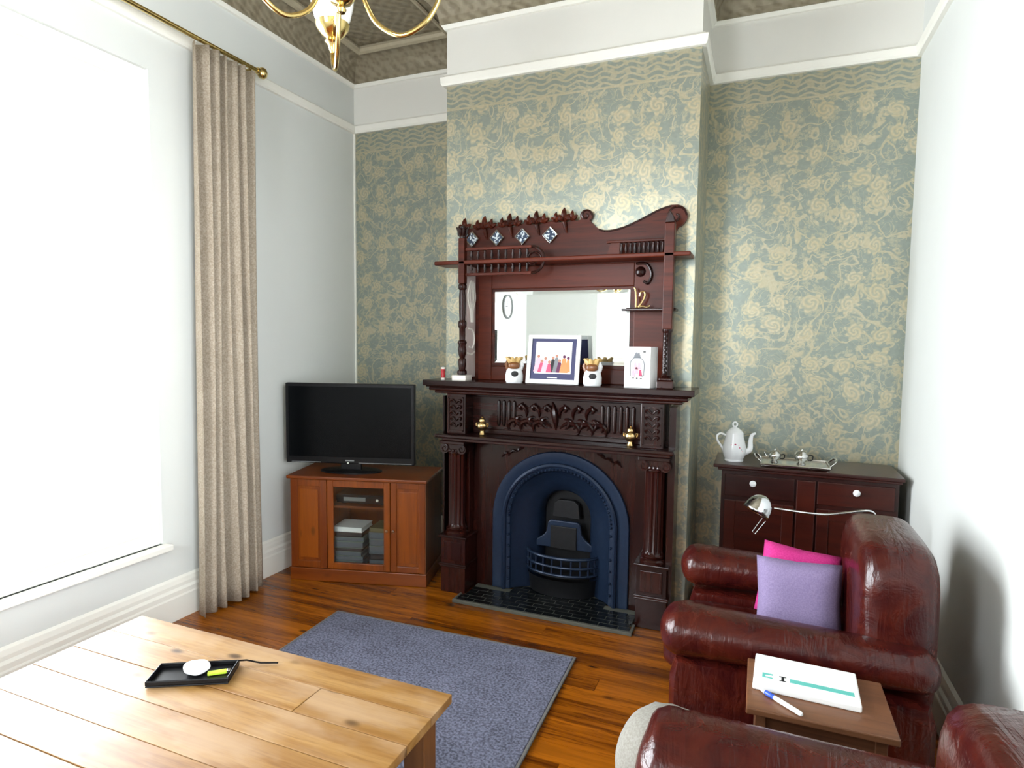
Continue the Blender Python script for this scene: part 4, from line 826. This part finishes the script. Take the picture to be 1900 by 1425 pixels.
# ------------------------------------------------------------------ sideboard in the right alcove
sb = thing('sideboard', 'dark mahogany sideboard with white knobs in the alcove behind the armchair', 'sideboard', (2.15, 0.33, 0), world=True)
sw = M['sidewood']; SX0, SX1, SY0, SY1, SZ = 1.715, 2.60, 0.145, 0.515, 0.897
MB().box(SX0 - 0.045, SX1 + 0.02, SY0 - 0.02, SY1 + 0.003, SZ - 0.02, SZ).build('top', sw, sb, bevel=0.005)
MB().box(SX0 - 0.02, SX1 + 0.01, SY0 - 0.008, SY1, SZ - 0.035, SZ - 0.02).build('top_moulding', sw, sb, bevel=0.004)
MB().box(SX0, SX1, SY0 + 0.012, SY1, 0.06, SZ - 0.035).build('body', sw, sb, bevel=0.003)
MB().box(SX0 - 0.008, SX1 + 0.008, SY0, SY1, 0, 0.06).build('plinth', sw, sb, bevel=0.004)
for x0, x1, kx in ((SX0 + 0.02, SX0 + 0.385, 1.885), (SX0 + 0.50, SX1 - 0.02, 2.40)):
    d = MB().box(x0, x1, SY0, SY0 + 0.011, 0.715, 0.84).build('drawer', sw, sb, bevel=0.003)
    MB().lathe([(0.006, SY0), (0.006, SY0 - 0.008), (0.016, SY0 - 0.014), (0.018, SY0 - 0.022), (0.010, SY0 - 0.030), (0.0, SY0 - 0.031)], (kx, 0, 0.800), 18, 'y').build('knob', M['china'], d, smooth=True)
    dd = MB().box(x0, x0 + 0.06, SY0, SY0 + 0.011, 0.08, 0.69).box(x1 - 0.06, x1, SY0, SY0 + 0.011, 0.08, 0.69).box(x0 + 0.06, x1 - 0.06, SY0, SY0 + 0.011, 0.08, 0.14).box(x0 + 0.06, x1 - 0.06, SY0, SY0 + 0.011, 0.63, 0.69).build('door', sw, sb, bevel=0.003)
    MB().box(x0 + 0.06, x1 - 0.06, SY0 + 0.006, SY0 + 0.011, 0.14, 0.63).build('panel', sw, dd)
MB().box(SX0 + 0.395, SX0 + 0.49, SY0 - 0.004, SY0 + 0.011, 0.08, 0.84).build('stile', sw, sb, bevel=0.004)
# coffee pot
tp = thing('coffee_pot', 'tall white china coffee pot with pink flower sprigs on the sideboard', 'coffee pot', (1.775, 0.27, SZ + 0.0005), 0.12)
prof = [(0.052, 0), (0.054, 0.006), (0.052, 0.012), (0.060, 0.03), (0.066, 0.055), (0.066, 0.08), (0.058, 0.115), (0.050, 0.145), (0.050, 0.155), (0.049, 0.16)]
MB().lathe(prof, (0, 0, 0), 32).build('body', M['china'], tp, smooth=True)
ld = MB().lathe([(0.049, 0.16), (0.049, 0.166), (0.038, 0.18), (0.020, 0.195), (0.010, 0.199), (0.010, 0.203)], (0, 0, 0), 28).build('lid', M['china'], tp, smooth=True)
MB().tube([(0.012 * math.cos(a), 0, 0.215 + 0.013 * math.sin(a)) for a in [2 * PI * i / 14 for i in range(14)]], 0.005, 7, True).build('finial', M['china'], ld, smooth=True)
MB().tube(smooth_path([(0.052, 0, 0.05), (0.085, 0, 0.07), (0.088, 0, 0.12), (0.095, 0, 0.155), (0.115, 0, 0.168)], 6), [0.020 - 0.014 * i / 24 for i in range(25)], 10).build('spout', M['china'], tp, smooth=True)
MB().tube(smooth_path([(-0.044, 0, 0.145), (-0.075, 0, 0.158), (-0.098, 0, 0.145), (-0.095, 0, 0.115), (-0.075, 0, 0.085), (-0.058, 0, 0.055)], 6), 0.0065, 9).build('handle', M['china'], tp, smooth=True)
for dx, dz, mt in ((-0.020, 0.100, 'pinkink'), (0.0, 0.104, 'rose'), (0.016, 0.098, 'pinkink'), (0.030, 0.075, 'greyink'), (0.022, 0.085, 'rose'), (0.036, 0.066, 'pinkink')):
    rr = 0.0622 if dz < 0.09 else 0.0585; yy = -math.sqrt(rr ** 2 - dx ** 2)
    MB().rbox((dx, yy, dz), (0.006, 0.003, 0.005), 2.5, 4).build('flower_sprig', M[mt], tp, smooth=True)
# silver tray and its pieces
sy_ = thing('silver_tray', 'silver serving tray with raised rim on the sideboard', 'tray', (2.10, 0.27, SZ + 0.0005), world=True)
q = MB().box(1.925, 2.275, 0.155, 0.385, SZ + 0.008, SZ + 0.012)
for a, b in (((1.925, 0.155), (2.275, 0.155)), ((2.275, 0.155), (2.275, 0.385)), ((2.275, 0.385), (1.925, 0.385)), ((1.925, 0.385), (1.925, 0.155))): q.tube([(a[0], a[1], SZ + 0.016), (b[0], b[1], SZ + 0.016)], 0.006, 8)
q.build('plate', M['silver'], sy_)
for x in (1.935, 2.265):
    for yv in (0.165, 0.375): MB().lathe([(0.009, SZ + 0.0005), (0.010, SZ + 0.004), (0.006, SZ + 0.009)], (x, yv, 0), 10).build('foot', M['silver'], sy_, smooth=True)
MB().tube(smooth_path([(1.925, 0.20, SZ + 0.018), (1.898, 0.21, SZ + 0.042), (1.888, 0.27, SZ + 0.052), (1.898, 0.33, SZ + 0.042), (1.925, 0.34, SZ + 0.018)], 5), 0.005, 8).build('handle', M['silver'], sy_, smooth=True)
MB().tube(smooth_path([(2.275, 0.20, SZ + 0.018), (2.302, 0.21, SZ + 0.042), (2.312, 0.27, SZ + 0.052), (2.302, 0.33, SZ + 0.042), (2.275, 0.34, SZ + 0.018)], 5), 0.005, 8).build('handle', M['silver'], sy_, smooth=True)
def pot(name, label, x, yv, s, spout):
    t = thing(name, label, 'silverware', (x, yv, SZ + 0.0125))
    MB().lathe([(0.024 * s, 0), (0.026 * s, 0.004), (0.016 * s, 0.010), (0.034 * s, 0.022 * s), (0.042 * s, 0.040 * s), (0.038 * s, 0.056 * s), (0.030 * s, 0.064 * s)], (0, 0, 0), 24).build('body', M['silver'], t, smooth=True)
    MB().lathe([(0.031 * s, 0.064 * s), (0.026 * s, 0.072 * s), (0.008 * s, 0.080 * s), (0.007 * s, 0.086 * s), (0.0, 0.092 * s)], (0, 0, 0), 20).build('lid', M['silver'], t, smooth=True)
    MB().tube(smooth_path([(0.038 * s, 0, 0.05 * s), (0.060 * s, 0, 0.052 * s), (0.058 * s, 0, 0.026 * s), (0.036 * s, 0, 0.024 * s)], 5), 0.0035, 7).build('handle', M['black'], t, smooth=True)
    if spout: MB().tube(smooth_path([(-0.036 * s, 0, 0.03 * s), (-0.055 * s, 0, 0.04 * s), (-0.066 * s, 0, 0.062 * s)], 5), [0.009 * s, 0.008 * s, 0.008 * s, 0.007 * s, 0.007 * s, 0.006 * s, 0.006 * s, 0.005 * s, 0.005 * s, 0.004 * s, 0.004 * s], 8).build('spout', M['silver'], t, smooth=True)
pot('silver_creamer', 'small silver creamer with spout on the tray beside the coffee pot', 1.995, 0.27, 0.85, True)
pot('silver_sugar_bowl', 'lidded silver sugar bowl with black handle on the serving tray', 2.135, 0.27, 0.95, False)

# ------------------------------------------------------------------ reading lamp
LY = -0.36
lp = thing('reading_lamp', 'chrome floor reading lamp with domed shade reaching over the armchair', 'lamp', (2.42, LY + 0.04, 0), world=True)
MB().lathe([(0.13, 0), (0.13, 0.012), (0.12, 0.020), (0.02, 0.026), (0.012, 0.04)], (2.42, LY + 0.04, 0), 28).build('base', M['chrome'], lp, smooth=True)
MB().tube([(2.42, LY + 0.04, 0.03), (2.42, LY + 0.04, 0.80)], 0.009, 12).build('pole', M['chrome'], lp, smooth=True)
MB().tube(smooth_path([(2.42, LY + 0.04, 0.80), (2.38, LY + 0.035, 0.82), (2.20, LY + 0.02, 0.785), (1.985, LY, 0.795)], 8), 0.006, 10).build('arm', M['chrome'], lp, smooth=True)
# dome shade: axis points up-right, the open mouth looks down-left
ax = Vector((0.42, 0.25, 0.80)).normalized(); c0 = Vector((1.905, LY, 0.765)); e1 = ax.orthogonal().normalized(); e2 = ax.cross(e1)
def shade_rings(prof): return [[tuple(c0 + ax * h + (e1 * math.cos(2 * PI * j / 28) + e2 * math.sin(2 * PI * j / 28)) * r) for j in range(28)] for r, h in prof]
pr = [(0.066, 0.0), (0.066, 0.012)] + [(0.064 * math.cos(t * PI / 2 / 8), 0.018 + 0.075 * math.sin(t * PI / 2 / 8)) for t in range(8)] + [(0.006, 0.093)]
sh = MB().loft(shade_rings(pr), cap=False).build('shade', M['chrome'], lp, smooth=True)
sm_ = sh.modifiers.new('shell', 'SOLIDIFY'); sm_.thickness = 0.002
MB().loft(shade_rings([(0.0, 0.02), (0.022, 0.028), (0.024, 0.045), (0.012, 0.075)]), cap=True).build('bulb', M['opal'], lp, smooth=True)
MB().tube([tuple(c0 + Vector(p)) for p in ((0.045, -0.03, -0.03), (0.0, -0.04, -0.095), (-0.012, -0.04, -0.085), (0.03, -0.035, -0.015))], 0.0028, 7).build('tilt_handle', M['chrome'], lp, smooth=True)

# ------------------------------------------------------------------ chandelier
HX, HYc = 0.69, -1.96
ch = thing('chandelier', 'polished brass chandelier with looping arms and white glass shades under the ceiling', 'chandelier', (HX, HYc, ZC), world=True)
MB().lathe([(0.0, 2.565), (0.012, 2.57), (0.016, 2.58), (0.008, 2.592), (0.03, 2.60), (0.048, 2.625), (0.05, 2.65), (0.034, 2.675), (0.016, 2.69), (0.014, 2.75), (0.03, 2.78), (0.034, 2.81), (0.02, 2.85), (0.012, 2.88), (0.010, 3.0)], (HX, HYc, 0), 28).build('hub', M['brass'], ch, smooth=True)
MB().tube([(HX, HYc, 3.0), (HX, HYc, ZC - 0.06)], 0.007, 10).build('rod', M['brass'], ch, smooth=True)
MB().lathe([(0.01, ZC - 0.08), (0.03, ZC - 0.06), (0.06, ZC - 0.02), (0.065, ZC - 0.001)], (HX, HYc, 0), 24).build('ceiling_rose', M['brass'], ch, smooth=True)
for an in (10, 133, 254):
    d = Vector((math.cos(math.radians(an)), math.sin(math.radians(an)), 0)); o = Vector((HX, HYc, 0)); zz = Vector((0, 0, 1))
    pts = [o + d * r + zz * z for r, z in ((0.05, 2.65), (0.075, 2.60), (0.115, 2.53), (0.19, 2.488), (0.262, 2.515), (0.302, 2.565), (0.308, 2.60), (0.302, 2.625))]
    a = MB().tube(smooth_path(pts, 6), 0.0075, 10).build('arm', M['brass'], ch, smooth=True)
    e = o + d * 0.302
    MB().lathe([(0.006, 2.580), (0.012, 2.590), (0.016, 2.605), (0.026, 2.615), (0.020, 2.625), (0.036, 2.637), (0.054, 2.660), (0.058, 2.675), (0.050, 2.680)], (e.x, e.y, 0), 24).build('cup', M['brass'], a, smooth=True)
    s = MB().lathe([(0.048, 2.677), (0.060, 2.695), (0.070, 2.735), (0.074, 2.775), (0.082, 2.815), (0.096, 2.840)], (e.x, e.y, 0), 28)
    s.f = s.f[:-1]
    so_ = s.build('glass_shade', M['opal'], a, smooth=True, auto=False); sd = so_.modifiers.new('glass', 'SOLIDIFY'); sd.thickness = 0.003

# ------------------------------------------------------------------ wall clock (seen in the mirror)
ck = thing('wall_clock', 'round wall clock with dark rim on the pale wall reflected in the mirror', 'clock', (XL, -3.79, 2.01), world=True)
MB().tube([(XL + 0.016, -3.79 + 0.145 * math.cos(a), 2.01 + 0.145 * math.sin(a)) for a in [2 * PI * i / 40 for i in range(40)]], 0.014, 8, True).build('rim', M['greyp'], ck, smooth=True)
MB().lathe([(0.14, XL + 0.001), (0.14, XL + 0.010)], (0, -3.79, 2.01), 40, 'x').build('face', M['white'], ck)
MB().box(XL + 0.010, XL + 0.013, -3.794, -3.786, 2.01, 2.10).build('hand', M['ink'], ck); MB().box(XL + 0.010, XL + 0.013, -3.79, -3.72, 2.006, 2.014).build('hand', M['ink'], ck)
